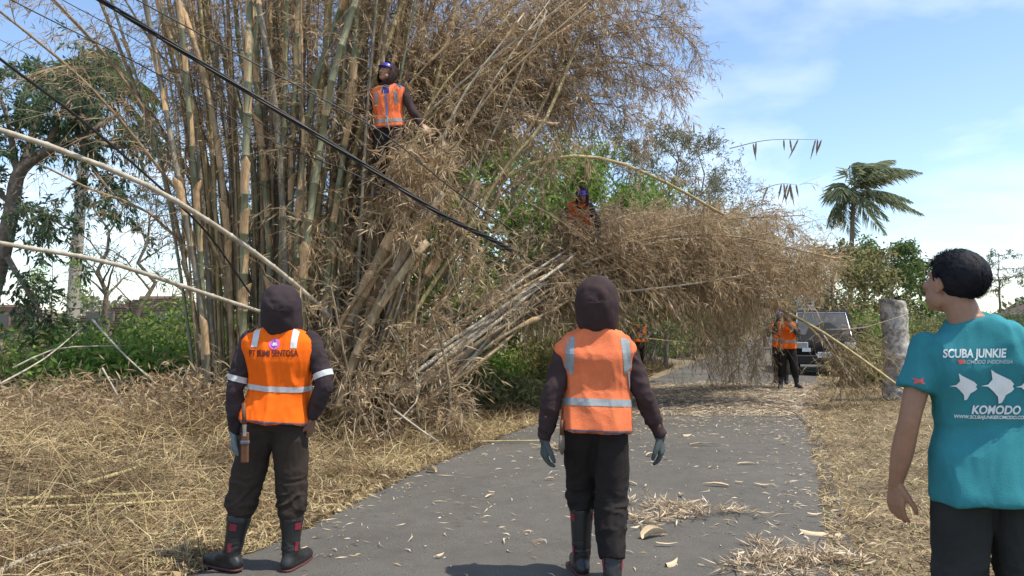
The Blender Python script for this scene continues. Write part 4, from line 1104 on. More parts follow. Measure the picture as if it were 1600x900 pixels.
def head_vol(vol, J):
    h = Vol()
    h.ell((0, -.012, .035), (.075, .095, .083)).ell((0, .028, -.025), (.060, .064, .088)).ell((0, .052, -.088), (.034, .032, .027)).ell((0, .076, .024), (.052, .020, .012))
    h.ell((.045, .02, -.06), (.022, .045, .035)).ell((-.045, .02, -.06), (.022, .045, .035)).ell((.036, .066, -.022), (.022, .018, .018)).ell((-.036, .066, -.022), (.022, .018, .018))
    h.limb([(0, .088, .018), (0, .100, -.008), (0, .110, -.030)], [.008, .0105, .0135], 8, 8); h.ell((.012, .096, -.033), (.009, .012, .008)).ell((-.012, .096, -.033), (.009, .012, .008))
    h.ell((0, .084, -.058), (.024, .011, .0065)).ell((0, .082, -.069), (.021, .011, .007))
    for s in (-1, 1):
        rot = Euler((.15, 0, s * -.35)).to_matrix()
        h.ell((s * .079, -.006, .002), (.008, .021, .031), rot); h.ell((s * .078, -.002, -.026), (.008, .010, .010))
    Mx = head_mat(J); h.xf(lambda p: Mx @ p)
    vol._add(h.v, h.f)
    n, hd = np.array(J['nck'], float), np.array(J['hd'], float)
    nb = np.array(Mx @ Vector((0, -.025, -.05)))
    vol.limb([n + np.array([0, 0, -.06]), n + (nb - n) * .5, nb], [.062, .056, .056], 14, 10)

def face_bits(J, root, body):
    Mx = head_mat(J)
    for s in (-1, 1):
        v = Vol(); v.ell((0, 0, 0), (.0105, .0075, .006), n=8); me = bpy.data.meshes.new('eye'); me.from_pydata([tuple(Mx @ (Vector(p) + Vector((s * .031, .0805, .004)))) for p in v.v], [], v.f)
        e = link('eye', me, M['eye_white'], body, True)
        v = Vol(); v.ell((0, 0, 0), (.0055, .004, .0055), n=6); me = bpy.data.meshes.new('iris'); me.from_pydata([tuple(Mx @ (Vector(p) + Vector((s * .031, .0865, .004)))) for p in v.v], [], v.f)
        link('iris', me, M['eye_dark'], e, True)
        m = MB(); m.tube([tuple(Mx @ Vector(q)) for q in ((s * .014, .0985, .020), (s * .032, .0955, .0275), (s * .052, .080, .021))], [.003, .0042, .002], 6); m.build('eyebrow', M['hair'], body, True)
    m = MB(); m.tube([tuple(Mx @ Vector(q)) for q in ((-.022, .088, -.0635), (0, .0965, -.0625), (.022, .088, -.0635))], [.002, .0045, .002], 6); m.build('mouth', M['lip'], body, True)

def hood_mesh(J, front=.95, rx=.101, ry=.122, rz=.128, drop=.115, seed=1, point=.02, low=.7):
    """cloth hood: open round the face (polar axis = gaze), seam ridge over the crown, falling to the shoulders"""
    na, nb_ = 22, 40
    V, F = [], []
    Mx = head_mat(J); nk = Vector(J['nck'])
    for i in range(na):
        th = front + (math.pi - front) * i / (na - 1)
        for j in range(nb_):
            ph = 2 * math.pi * j / nb_
            x, z, y = math.sin(th) * math.cos(ph), math.sin(th) * math.sin(ph), math.cos(th)
            ridge = point * math.exp(-(x / .4) ** 2) * max(0, z * .8 + .2) 
            lw = 1.0
            if z < 0: lw = min(1.0 / max(math.sqrt(x * x + y * y), .25), 1 + low * z * z)
            sq = lambda a: math.copysign(abs(a) ** .86, a)
            p = Vector((sq(x) * rx * lw, y * (ry + ridge) * lw - .012, z * (rz + ridge) + .012))
            if z < -.15:
                p.z -= drop * ((-z - .15) / .85) ** 1.1
                p.y -= .0 * z
            w = mnoise.noise(Vector((x * 2.1 + seed * 5, y * 2.1, z * 2.6))) * .009 + (.5 - abs(mnoise.noise(Vector((x * 4 + seed * 5, y * 4, z * 7))))) * .008
            p *= 1 + w / .11
            V.append(tuple(Mx @ p))
    for i in range(na - 1):
        for j in range(nb_):
            F.append((i*nb_ + j, i*nb_ + (j+1) % nb_, (i+1)*nb_ + (j+1) % nb_, (i+1)*nb_ + j))
    F.append(tuple((na-1)*nb_ + j for j in range(nb_)))
    me = bpy.data.meshes.new('hood'); me.from_pydata(V, [], F); me.update()
    bm = bmesh.new(); bm.from_mesh(me); bmesh.ops.recalc_face_normals(bm, faces=bm.faces); bm.to_mesh(me); bm.free()
    return me

def band(bvh, C, U, Wv, half, n=72, off=.003, t0=0, t1=2 * math.pi, out_=.45, rows=3, inside=False):
    """a strip wrapped on a garment: rays towards (or from) the axis point C, half = vector of half the strip height"""
    V, F = [], []
    C, U, Wv, half = map(lambda a: np.asarray(a, float), (C, U, Wv, half))
    closed = abs(t1 - t0 - 2 * math.pi) < 1e-6
    m = n if closed else n + 1
    last = [None] * rows
    for i in range(m):
        a = t0 + (t1 - t0) * i / n
        d = math.cos(a) * U + math.sin(a) * Wv
        for j in range(rows):
            c = C + half * (2 * j / (rows - 1) - 1)
            if inside: h = bvh.ray_cast(Vector(c), Vector(d), out_)
            else: h = bvh.ray_cast(Vector(c + d * out_), Vector(-d), out_)
            if h[0] is not None: last[j] = np.array(h[0]) + d * off
            V.append(tuple(last[j] if last[j] is not None else c + d * .1))
    for i in range(m if closed else m - 1):
        for j in range(rows - 1):
            a, b = i * rows + j, ((i + 1) % m) * rows + j
            F.append((a, b, b + 1, a + 1))
    me = bpy.data.meshes.new('strip'); me.from_pydata(V, [], F); me.update(); return me

def ribbon(bvh, line, axis, width, off=.003, cols=3):
    """strip along a list of (ray origin, ray direction), width along axis"""
    V, F = [], []
    axis = np.asarray(axis, float)
    k = 0
    for o, d in line:
        row = []
        for j in range(cols):
            q = np.asarray(o, float) + axis * width * (j / (cols - 1) - .5)
            h = bvh.ray_cast(Vector(q), Vector(d), 1.0)
            row.append(None if h[0] is None else np.array(h[0]) - nrm(np.asarray(d, float)) * off)
        if all(r is not None for r in row):
            V += [tuple(r) for r in row]; k += 1
    for i in range(k - 1):
        for j in range(cols - 1):
            a = i * cols + j; F.append((a, a + 1, a + cols + 1, a + cols))
    me = bpy.data.meshes.new('strip'); me.from_pydata(V, [], F); me.update(); return me

def decal(flat, bvh, O, U, Vv, d, off=.003, grid=.012):
    """wrap a flat mesh (x,y) on a garment by casting rays along d"""
    bm = bmesh.new(); bm.from_mesh(flat)
    xs = [v.co.x for v in bm.verts]; ys = [v.co.y for v in bm.verts]
    for lo, hi, nn in ((min(xs), max(xs), (1, 0, 0)), (min(ys), max(ys), (0, 1, 0))):
        t = lo + grid
        while t < hi:
            bmesh.ops.bisect_plane(bm, geom=bm.verts[:] + bm.edges[:] + bm.faces[:], plane_co=Vector(nn) * t, plane_no=nn); t += grid
    O, U, Vv, d = Vector(O), Vector(U), Vector(Vv), Vector(d).normalized()
    for v in bm.verts:
        o = O + U * v.co.x + Vv * v.co.y
        h = bvh.ray_cast(o, d, 1.5)
        v.co = (h[0] - d * off) if h[0] is not None else o + d * .3
    me = bpy.data.meshes.new('print'); bm.to_mesh(me); bm.free(); return me

def text_mesh(s, size, bold=0.0, shear=0.0, sx=1.0):
    c = bpy.data.curves.new('t', 'FONT'); c.body = s; c.size = size; c.align_x = 'CENTER'; c.align_y = 'CENTER'; c.offset = bold
    o = bpy.data.objects.new('t', c); COL.objects.link(o)
    dg = bpy.context.evaluated_depsgraph_get(); me = bpy.data.meshes.new_from_object(o.evaluated_get(dg)); bpy.data.objects.remove(o); bpy.data.curves.remove(c)
    for v in me.vertices: v.co.x = v.co.x * sx + v.co.y * shear
    return me

def poly_mesh(pts):
    bm = bmesh.new(); f = bm.faces.new([bm.verts.new((x, y, 0)) for x, y in pts]); bmesh.ops.triangulate(bm, faces=[f])
    me = bpy.data.meshes.new('poly'); bm.to_mesh(me); bm.free(); return me

def boot(J, side, root, vox, top=.30, red=True):
    a = np.array(J['a' + side], float); k = np.array(J['k' + side], float); yaw = J['t' + side]
    # shin direction from the ankle up
    up = nrm(k - a); t = a + up * (top - .09)
    f = np.array([math.sin(R(-yaw)), math.cos(R(-yaw)), 0]); fz = J.get('foot' + side, 0.0)
    gz_ = a[2] - .09
    v = Vol()
    v.limb([t, a + up * .10, a + up * .0], [.068, .056, .050], 16, 12)
    heel = a + f * -.035; heel[2] = gz_ + .042; ball = a + f * .10; ball[2] = gz_ + .040; toe = a + f * .19; toe[2] = gz_ + .036 
    lat = np.array([f[1], -f[0], 0])
    v.limb([a, a + f * .05 + np.array([0, 0, -.02]), ball + np.array([0, 0, .004])], [.050, .049, .042], 14, 10)
    v.limb([heel, ball, toe], [.042, .047, .038], 14, 12, flat=(lat, .98))
    v.limb([a + np.array([0, 0, -.01]), heel], [.048, .042], 12, 6)
    me = v.mesh('boot', vox, 5)
    V = co_of(me); V[:, 2] = np.maximum(V[:, 2], gz_ + .006); set_co(me, V)
    wrinkle(me, .0035, 16, (1, 1, 2.6), 3, lambda V: np.exp(-((V[:, 2] - gz_ - .14) / .05) ** 2), .2)
    b = link('boot', me, M['rubber'], root)
    bv = bvh_of(me)
    if red:
        so = Vol(); so.limb([heel + np.array([0, 0, -.03]), ball + np.array([0, 0, -.03]), toe + np.array([0, 0, -.026])], [.044, .049, .040], 14, 12, flat=((0, 0, 1), .28))
        ms = so.mesh('sole', max(vox, .005), 2); V = co_of(ms); V[:, 2] = np.maximum(V[:, 2], gz_); set_co(ms, V); link('sole', ms, M['sole'], b)
        # rim at the top and red rubber patches
        ref = nrm(np.cross(up, f)); fr = np.cross(ref, up)
        link('rim', band(bv, t - up * .0, ref, fr, up * .008, 36, .004, inside=True), M['rubber'], b)
        s = -1 if side == 'L' else 1
        for c, h, a0, a1 in ((t - up * .035, .020, .1, .75), (a + up * .05, .026, .2, .6)):
            for mir in (1, -1):
                aa0, aa1 = (a0, a1) if mir == 1 else (math.pi - a1, math.pi - a0)
                link('red_patch', band(bv, c, ref, -fr, up * h, 8, .003, aa0, aa1, inside=True), M['rubber_red'], b)
    return b

def person(label, loc, yaw, J0, kit):
    J = dict(DEFJ); J.update(J0)
    root = empty('person', loc, yaw, label, 'person', kit.get('group'))
    vox = kit.get('vox', .008)
    near = kit.get('near', False)
    A = lambda k: np.array(J[k], float)
    # ---- body: one continuous skin surface
    b = Vol()
    b.rings(*spine(J, T_BODY))
    for s in 'LR':
        b.limb([A('s' + s), A('s' + s) * .5 + A('e' + s) * .5, A('e' + s), A('e' + s) * .45 + A('w' + s) * .55, A('w' + s)], [.05, .046, .039, .040, .027], 12, 18)
        b.limb([A('h' + s), A('h' + s) * .5 + A('k' + s) * .5, A('k' + s), A('k' + s) * .6 + A('a' + s) * .4, A('a' + s)], [.078, .068, .05, .052, .034], 12, 18)
        g = kit.get('glove' + s)
        if not g: hand_vol(b, J, s, .0, 1.02, J.get('curl' + s, J['curl']))
    head_vol(b, J)
    body = link('body', b.mesh('body', kit.get('bvox', vox), 3, .45), M[kit.get('skin', 'skin_dark')], root)
    if kit.get('face'): face_bits(J, root, body)
    for s in 'LR':
        g = kit.get('glove' + s)
        if g:
            v = Vol(); hand_vol(v, J, s, .0025, 1.05, J.get('curl' + s, J['curl'])); w = A('w' + s); d = nrm(A('fd' + s))
            v.limb([w - nrm(w - A('e' + s)) * .05, w + d * .01], [.034, .031], 12, 6)
            link('glove', v.mesh('glove', min(vox, .0045) if near else vox * .8, 3), M[g], root)
    # ---- trousers
    tr = Vol(); tr.rings(*spine(J, [(-.17,.075,.07,0), (-.1,.174,.114,-.008), (-.02,.176,.108,-.006), (.06,.158,.098,-.002), (.12,.14,.09,0)]))
    hem = kit.get('hem', .60)
    for s in 'LR':
        h, k, a = A('h' + s), A('k' + s), A('a' + s); hm_ = kit.get('hem' + s, hem); e = k + (a - k) * hm_; hr_ = kit.get('hemr' + s, kit.get('hemr', .068))
        tr.limb([h + np.array([0, 0, .0]), h * .55 + k * .45, k, k * .5 + e * .5, e], [.103, .100, .090, .086, hr_], 18, 24, flatend=True)
    me = tr.mesh('trousers', vox, 5)
    if near:
        wrinkle(me, .0095, 5.5, (1.0, 1, .55), kit.get('seed', 1))
        kz = (J['kL'][2] + J['kR'][2]) / 2
        wrinkle(me, .013, 9, (1, 1, 1.7), kit.get('seed', 1) + 5, lambda V: np.exp(-((V[:, 2] - kz + .08) / .16) ** 2) + .5 * np.exp(-((V[:, 2] - .84) / .07) ** 2))
    link('trousers', me, M[kit['trousers']], root)
    # ---- shirt
    ts = kit.get('tshirt', T_SHIRT)
    if kit.get('vest'): ts = [(q - (kit.get('slope', 0.0) * .9 if q > .6 else 0), a_ * .93, b_ * .84, f_) for q, a_, b_, f_ in ts[:-1]] + [ts[-1]]
    sh = Vol(); sh.rings(*spine(J, ts))
    sl = kit.get('sleeve', 1.0)
    for s in 'LR':
        S_, E, W_ = A('s' + s), A('e' + s), A('w' + s)
        if sl >= 1:
            sh.limb([S_, S_ * .5 + E * .5, E, E * .5 + W_ * .5, W_ - nrm(W_ - E) * .02], np.array([.058, .060, .054, .049, .040]) * kit.get('slw', 1.0), 16, 24)
        else:
            sh.limb([S_, S_ * .6 + E * .4, S_ + (E - S_) * sl], [.058, .064, .069], 18, 14, flatend=True)
    me = sh.mesh('shirt', vox, 5)
    if near:
        if sl >= 1: wrinkle(me, .010, 9, (1, 1, 1.1), kit.get('seed', 1) + 2)
        else:
            wrinkle(me, .011, 3.6, (1.5, 1, .45), kit.get('seed', 1) + 2)
            wrinkle(me, .006, 9, (1, 1, .6), kit.get('seed', 1) + 9)
    shirt = link('shirt', me, M[kit['shirt']], root)
    sbv = bvh_of(me)
    # ---- vest
    vbv = None
    if kit.get('vest'):
        ve = Vol(); ve.rings(*spine(J, T_VEST(kit.get('vhem', -.08), kit.get('vwide', 0.0), kit.get('slope', 0.0))), p=2.7)
        me = ve.mesh('vest', vox, 3, .4)
        if near:
            wrinkle(me, .013, 4.4, (1.6, 1, .36), kit.get('seed', 1) + 20)
            wrinkle(me, .0045, 10, (1, 1, .55), kit.get('seed', 1) + 21)
        vest = link('vest', me, M[kit['vest']], root); vbv = bvh_of(me)
        C, U, Wv, _, _ = spine(J, [(q, 0, 0, 0) for q in (kit.get('band', .2), kit.get('vhem', -.08) + .012, .8)])
        tn = np.cross(U[0], Wv[0])
        link('reflective_band', band(vbv, C[0], U[0], Wv[0], tn * kit.get('bandh', .022)), M[kit.get('tape', 'reflect')], vest)
        if near: link('hem_trim', band(vbv, C[1], U[1], Wv[1], np.cross(U[1], Wv[1]) * .008, off=.002), M[kit.get('trim', 'trim')], vest)
        for s in (-1, 1):
            for back in (1, 0):
                sp = kit.get('strap_back' if back else 'strap_front')
                if not sp: continue
                n0, n1 = sp; line = []
                for i in range(16):
                    t = n0 + (n1 - n0) * i / 15
                    yy = -1 if back else 1
                    if t < 1: o = C[2] + U[2] * s * kit.get('strapx', .135) * (1 - .10 * t) + Wv[2] * yy * .5 + np.cross(U[2], Wv[2]) * (-.22 + .27 * t); dd = -Wv[2] * yy
                    else: o = C[2] + U[2] * s * kit.get('strapx', .135) * .9 + Wv[2] * yy * .10 * (1 - (t - 1) * 2) + np.cross(U[2], Wv[2]) * .5; dd = -np.cross(U[2], Wv[2])
                    line.append((o, dd))
                me2 = ribbon(vbv, line, U[2], kit.get('strapw', .042))
                if len(me2.polygons): link('shoulder_strip', me2, M[kit.get('straptape', kit.get('tape', 'reflect'))], vest)
        if kit.get('zip'):
            line = [(C[2] + Wv[2] * .5 + np.cross(U[2], Wv[2]) * z, -Wv[2]) for z in np.linspace(-.42, .02, 24)]
            link('zip', ribbon(vbv, line, U[2], .022), M['reflect_blue'], vest)
            line = [(C[2] + Wv[2] * .5 + np.cross(U[2], Wv[2]) * z, -Wv[2]) for z in np.linspace(-.02, .13, 12)]
            V_ = []
            link('collar_opening', ribbon(vbv, line, U[2], .085, .004), M['undershirt'], vest)
        kit['_v'] = (vest, vbv, C, U, Wv)
    for s in kit.get('armbands', ''):
        E, S_ = A('e' + s), A('s' + s); d = nrm(S_ - E); c = E + (S_ - E) * .18; u = nrm(np.cross(d, [0, 1, .1])); w = np.cross(d, u)
        link('arm_band', band(sbv, c, u, w, d * .017, 36, .003, inside=True, out_=.12), M['reflect'], shirt)
    if kit.get('hood'):
        me = hood_mesh(J, **kit['hood'])
        h = link('hood', me, M[kit['shirt']], root, True)
        m = h.modifiers.new('cloth', 'SOLIDIFY'); m.thickness = .006; m.offset = 0
        m = h.modifiers.new('sub', 'SUBSURF'); m.levels = 1; m.render_levels = 1
    if kit.get('helmet'):
        Mx = head_mat(J); v = Vol()
        v.ell((0, -.008, .052), (.088, .108, .082), n=16)
        me = bpy.data.meshes.new('helmet')
        P = [];
        for p in v.v: P.append(Vector((p[0], p[1], max(p[2], .055 if p[1] < .03 else .048))))
        br = MB(); n = 14
        for i in range(n + 1):
            a = math.pi * (.12 + .76 * i / n); x, y = math.cos(a), math.sin(a)
            br.v += [(x * .086, y * .095 - .004, .060), (x * .098, y * .138 - .004, .046), (x * .096, y * .136 - .004, .040), (x * .086, y * .093 - .004, .050)]
        for i in range(n):
            for j in range(4):
                br.f.append((i*4 + j, (i+1)*4 + j, (i+1)*4 + (j+1) % 4, i*4 + (j+1) % 4))
        me.from_pydata([tuple(Mx @ p) for p in P], [], v.f); hl = link('helmet', me, M['helmet'], root, True)
        br.v = [tuple(Mx @ Vector(p)) for p in br.v]; br.build('brim', M['helmet'], hl, True)
    for s in 'LR':
        boot(J, s, root, max(vox * .8, .005), kit.get('boot_top', .30), near)
    return root, J, body, sbv, shirt

# ---- worker on the left, seen from behind
A0 = at(425, 503, 4.47); locA = (A0[0], 4.47, float(rz(A0[0], 4.47)))
kitA = dict(near=True, vox=.0075, vest='vest_bright', shirt='shirt_dark', trousers='trouser_brown', gloveL='glove', hood=dict(front=.95, rx=.112, ry=.122, rz=.118, seed=2, point=.0, drop=.09), tape='reflect',
            strap_back=(.86, 1.25), strapw=.034, strapx=.125, band=.36, bandh=.016, vhem=-.07, vwide=-.004, armbands='LR', hem=.58, hemr=.050, seed=1, skin='skin_dark', boot_top=.29)
JA = dict(pel=(.03, 0, .89), wai=(.04, .01, 1.03), che=(.05, -.005, 1.22), nck=(.055, -.02, 1.40), hd=(.062, -.015, 1.535), hpitch=.32, hyaw=.12,
          sL=(-.125, -.01, 1.335), eL=(-.195, -.04, 1.065), wL=(-.205, -.01, .80), sR=(.235, -.01, 1.335), eR=(.325, -.05, 1.09), wR=(.245, .0, .885),
          hL=(-.055, 0, .86), kL=(-.155, .03, .47), aL=(-.215, .0, .09), tL=62, hR=(.105, 0, .86), kR=(.125, .04, .47), aR=(.125, .01, .09), tR=-14,
          fdL=(-.05, .1, -1), pnL=(1, .1, 0), curlL=1.25, fdR=(-.18, .25, -1), pnR=(-1, .3, 0), curlR=.55)
pA, JA_, bodyA, sbvA, shirtA = person('worker in bright orange lettered vest and dark hood standing on the left', locA, 0, JA, kitA)
vest, vb, C, U, Wv = kitA['_v']
o0 = np.array([.055, -.6, 0])
tm = text_mesh('PT BUMI SENTOSA', .052, .0012, 0, .66)
link('lettering', decal(tm, vb, (.05, -.6, 1.263), (1, 0, 0), (0, 0, 1), (0, 1, 0)), M['ink'], vest)
n = 24
tm = poly_mesh([(.031 * math.cos(2*math.pi*i/n), .031 * math.sin(2*math.pi*i/n)) for i in range(n)])
lg = link('emblem', decal(tm, vb, (.055, -.6, 1.318), (1, 0, 0), (0, 0, 1), (0, 1, 0), .0035), M['logo_pink'], vest)
tm = poly_mesh([(0, .029), (-.006, .018), (-.017, .012), (-.013, 0), (-.017, -.014), (-.004, -.020), (.001, -.03), (.006, -.019), (.016, -.012), (.012, 0), (.017, .010), (.005, .017)])
link('emblem_star', decal(tm, vb, (.055, -.6, 1.318), (1, 0, 0), (0, 0, 1), (0, 1, 0), .0045), mat('purple_print', (.20, .06, .30), .6), vest)
link('emblem_letters', decal(text_mesh('BS', .024, .0008), vb, (.057, -.6, 1.317), (1, 0, 0), (0, 0, 1), (0, 1, 0), .0055), M['print'], vest)
# machete in a wooden scabbard at his left hip
mt = empty('machete', (locA[0] - .085, locA[1] - .192, locA[2] + .80), 0, 'wooden handled machete in a brown scabbard on the left worker’s hip', 'machete')
m = MB(); m.tube([(-.002, -.012, .19), (0, -.012, .12), (.003, -.01, .07)], [.011, .013, .012], 10); m.build('handle', M['wood'], mt, True)
m = MB(); m.tube([(.003, -.01, .07), (.004, -.01, .03)], [.013, .010], 10); m.box((.005, -.01, .035), (.018, .004, .06)); m.build('blade', M['blade'], mt)
m = MB(); m.box((.004, 0, -.06), (.042, .022, .17)); m.build('scabbard', M['wood'], mt, bevel=.006)
m = MB(); m.box((.004, 0, -.03), (.046, .027, .018)); m.build('binding', M['trim'], mt, bevel=.003)

# ---- worker in the middle, walking away
B0 = at(925, 503, 4.18); locB = (B0[0], 4.18, float(rz(B0[0], 4.18)))
kitB = dict(near=True, vox=.0075, vest='vest_faded', shirt='shirt_brown', trousers='trouser_black', gloveL='glove_dark', gloveR='glove_dark', hood=dict(front=.95, rx=.116, ry=.126, rz=.126, seed=4, point=.006, drop=.08, low=.3), tape='reflect_grey',
            strap_back=(.30, 1.2), strapw=.046, strapx=.165, band=.165, bandh=.019, vhem=-.14, vwide=.004, hemL=.40, hemrL=.048, hemR=.80, hemrR=.072, slope=.075, seed=8, boot_top=.36)
JB = dict(pel=(.015, 0, .90), wai=(.02, .01, 1.05), che=(.022, 0, 1.23), nck=(.02, -.02, 1.385), hd=(.028, .0, 1.535), hpitch=.15, hyaw=-.12,
          sL=(-.150, -.005, 1.255), eL=(-.222, -.05, 1.03), wL=(-.262, -.01, .79), sR=(.188, -.005, 1.255), eR=(.275, -.03, 1.03), wR=(.375, .03, .80),
          hL=(-.065, 0, .87), kL=(-.045, .17, .50), aL=(-.05, .16, .09), tL=6, hR=(.09, 0, .87), kR=(.105, .02, .47), aR=(.09, -.12, .09), tR=-5,
          fdL=(-.03, .05, -1), pnL=(1, .25, 0), curlL=.75, fdR=(.12, .1, -1), pnR=(-.9, .4, -.1), curlR=.6)
pB, JB_, bodyB, sbvB, shirtB = person('worker in faded orange vest and grey gloves walking up the middle of the road', locB, 0, JB, kitB)
sk = empty('sickle', (locB[0] - .175, locB[1] - .10, locB[2] + .80), 0, 'small sheathed knife on the middle worker’s left hip', 'knife')
m = MB(); m.tube([(0, 0, .10), (0, .0, .02)], [.010, .012], 8); m.build('handle', M['wood'], sk, True)
m = MB(); m.tube([(0, 0, .02), (-.002, 0, -.05), (.0, 0, -.085)], [.015, .018, .005], 8); m.build('scabbard', M['bark'], sk, True)

# ---- man in the teal T-shirt, right foreground
D0 = at(1527, 503, 2.85); locD = (D0[0], 2.85, float(gz(D0[0], 2.85)))
TEE = [(-.26,.214,.156,-.006), (-.20,.214,.156,-.006), (.05,.196,.140,-.004), (.28,.172,.122,0), (.5,.180,.126,0), (.7,.190,.126,0), (.84,.192,.112,0), (.93,.152,.098,0), (.99,.100,.088,0), (1.03,.080,.080,.004)]
kitD = dict(near=True, vox=.007, bvox=.0045, shirt='tee', trousers='trouser_grey', sleeve=.60, tshirt=TEE, skin='skin', hem=.92, hemr=.07, seed=14, boot_top=.12, face=True)
JD = dict(pel=(.03, 0, .92), wai=(.02, .01, 1.07), che=(.0, -.01, 1.27), nck=(-.035, -.02, 1.44), hd=(-.075, .02, 1.585), hyaw=.55, hpitch=.26, hroll=0.03,
          sL=(-.175, .015, 1.352), eL=(-.252, -.015, 1.085), wL=(-.285, .05, .83), sR=(.19, -.03, 1.385), eR=(.24, -.05, 1.10), wR=(.25, .0, .84),
          hL=(-.06, 0, .89), hR=(.12, 0, .89), kL=(-.08, .02, .48), kR=(.14, .02, .48), aL=(-.09, 0, .09), aR=(.15, 0, .09),
          fdL=(.02, .12, -1), pnL=(.9, .5, 0), curlL=.45)
pD, JD_, bodyD, sbvD, shirtD = person('man in teal printed T-shirt standing at the right with his back turned', locD, R(-8), JD, kitD)
dv = (.05, 1, 0)
def pr(me, x, z, ma, nm='print', off=.005): 
    link(nm, decal(me, sbvD, (x - .085, -.6, z), (1, 0, 0.02), (0, 0, 1), dv, off, .007), M[ma], shirtD)
pr(text_mesh('SCUBA JUNKIE', .043, .0013, .12, .70), -.005, 1.329, 'print', 'lettering')
pr(text_mesh('KOMODO INDONESIA', .019, .0003, .2, .80), .035, 1.300, 'print_grey', 'lettering')
pr(poly_mesh([(-.012, .006), (.012, .008), (.010, -.007), (-.006, -.009)]), -.05, 1.300, 'print_red', 'emblem')
manta = [(-.060, -.002), (-.036, .004), (-.022, .022), (-.028, .058), (-.014, .046), (.012, .032), (.034, .020), (.047, .005), (.042, -.003), (.048, -.012), (.040, -.022), (.022, -.034), (.010, -.062), (.0, -.066), (-.004, -.040), (-.022, -.018), (-.036, -.004)]
for x, z, s in ((-.037, 1.212, .80), (.072, 1.216, 1.0), (.172, 1.214, .80)):
    pr(poly_mesh([(p[0] * s, p[1] * s) for p in manta]), x, z, 'print', 'manta_print')
pr(text_mesh('KOMODO', .042, .0014, .15, .80), .065, 1.126, 'print', 'lettering')
pr(text_mesh('WWW.SCUBAJUNKIEKOMODO.COM', .017, .0005, .15, .80), .05, 1.100, 'print', 'lettering')
# neck rib and sleeve patch
E_, S_ = np.array(JD['eL']), np.array(JD['sL'])
tmp = poly_mesh([(-.02, .012), (.0, .006), (.018, .014), (.012, 0), (.02, -.012), (0, -.006), (-.018, -.014), (-.010, 0)])
link('sleeve_patch', decal(tmp, sbvD, (-.27, -.6, 1.225), (1, 0, 0), (0, 0, 1), (.06, 1, 0), .003), M['print_red'], shirtD)
C, U, Wv, _, _ = spine(JD_, [(1.005, 0, 0, 0)])
# his short black hair: a scalp cap and short strands combed back
Mx = head_mat(JD_)
rngh = np.random.default_rng(3)
bvD = bvh_of(bodyD.data)
hv = Vol(); hv.ell((0, -.018, .042), (.088, .113, .097), n=16)
hm = hv.mesh('hair', .005, 2)
V = co_of(hm)
keep = np.ones(len(V), bool)
for i, p in enumerate(V):
    x, y, z = p
    lim = .058 if y > .045 else (.058 - (.045 - y) * 1.35 if y > -.045 else -.075)
    if z < lim:
        V[i] = (p - np.array([0, -.014, .03])) * .90 + np.array([0, -.014, .03])
set_co(hm, V)
wrinkle(hm, .0018, 30, (1.6, .35, 1), 5)
V = co_of(hm); set_co(hm, np.array([tuple(Mx @ Vector(p)) for p in V]))
hair = link('hair', hm, M['hair'], bodyD)
n = 9000
th = rngh.random(n) * 2 * np.pi; zz = rngh.uniform(-.75, 1, n)
U_ = np.stack([np.sqrt(1 - zz**2) * np.cos(th), np.sqrt(1 - zz**2) * np.sin(th), zz], 1)
B = U_ * np.array([.088, .113, .097]) + np.array([0, -.018, .042])
lim = np.where(B[:, 1] > .045, .06, np.where(B[:, 1] > -.045, .06 - (.045 - B[:, 1]) * 1.35, -.073))
B = B[B[:, 2] > lim]; n = len(B); U_ = nrm(B - np.array([0, -.014, .044]))
flow = np.array([0, -.75, -.35])
D_ = nrm(U_ * .10 + (flow - (U_ @ flow)[:, None] * U_) * .9 + rngh.normal(size=(n, 3)) * .07)
VL, FL = leaf_mesh(B - U_ * .003, D_, rngh.uniform(.015, .034, n), rngh.uniform(.0008, .0016, n), rngh, droop=.05)
VL = np.array([tuple(Mx @ Vector(p)) for p in VL])
hs = link('hair_strands', np_mesh('hair_strands', VL, FL), M['hair'], hair)
# white nail-side ring on the hand
# ---- climber in the bamboo
E0 = at(607, 503, 9.25)
kitE = dict(vox=.009, bvox=.005, vest='vest_coral', shirt='shirt_brown', trousers='trouser_black', hood=dict(front=1.12, rx=.112, ry=.122, rz=.128, seed=7, point=.012, drop=.06, low=.2), tape='reflect_grey', strap_front=(.25, .82), straptape='reflect_grey', strapx=.125, strapw=.04,
            band=.12, bandh=.02, vhem=-.04, zip=True, helmet=True, face=True, skin='skin', near=True, seed=30)
JE = dict(pel=(.0, 0, .90), wai=(.01, .02, 1.04), che=(.02, .03, 1.23), nck=(.03, .05, 1.40), hd=(.03, .09, 1.535), hyaw=-.55, hpitch=.22, hroll=-.1,
          sR=(.20, .03, 1.33), eR=(.29, .0, 1.07), wR=(.26, .06, .82), sL=(-.155, .05, 1.345), eL=(-.28, .08, 1.09), wL=(-.42, .16, .87), kL=(-.10, .12, .48), aL=(-.08, .02, .10), kR=(.12, .05, .47), aR=(.10, -.05, .09),
          fdL=(-.7, .2, -.6), pnL=(0, -.6, -.8), curlL=.9, fdR=(-.1, .2, -1), curlR=1.0)
pE, JE_, bodyE, sbvE, _ = person('climber in coral vest and blue helmet standing up in the bamboo', (E0[0], 9.25, 2.98), R(180), JE, kitE)
vest, vb, C, U, Wv = kitE['_v']
for s in (-1, 1):
    line = [(C[2] + U[2] * s * .155 + Wv[2] * .06 * (1 - 2 * t) + np.cross(U[2], Wv[2]) * .5, -np.cross(U[2], Wv[2])) for t in np.linspace(-.3, .9, 10)]
    link('shoulder_patch', ribbon(vb, line, U[2], .075, .005), M['reflect_blue'], vest)

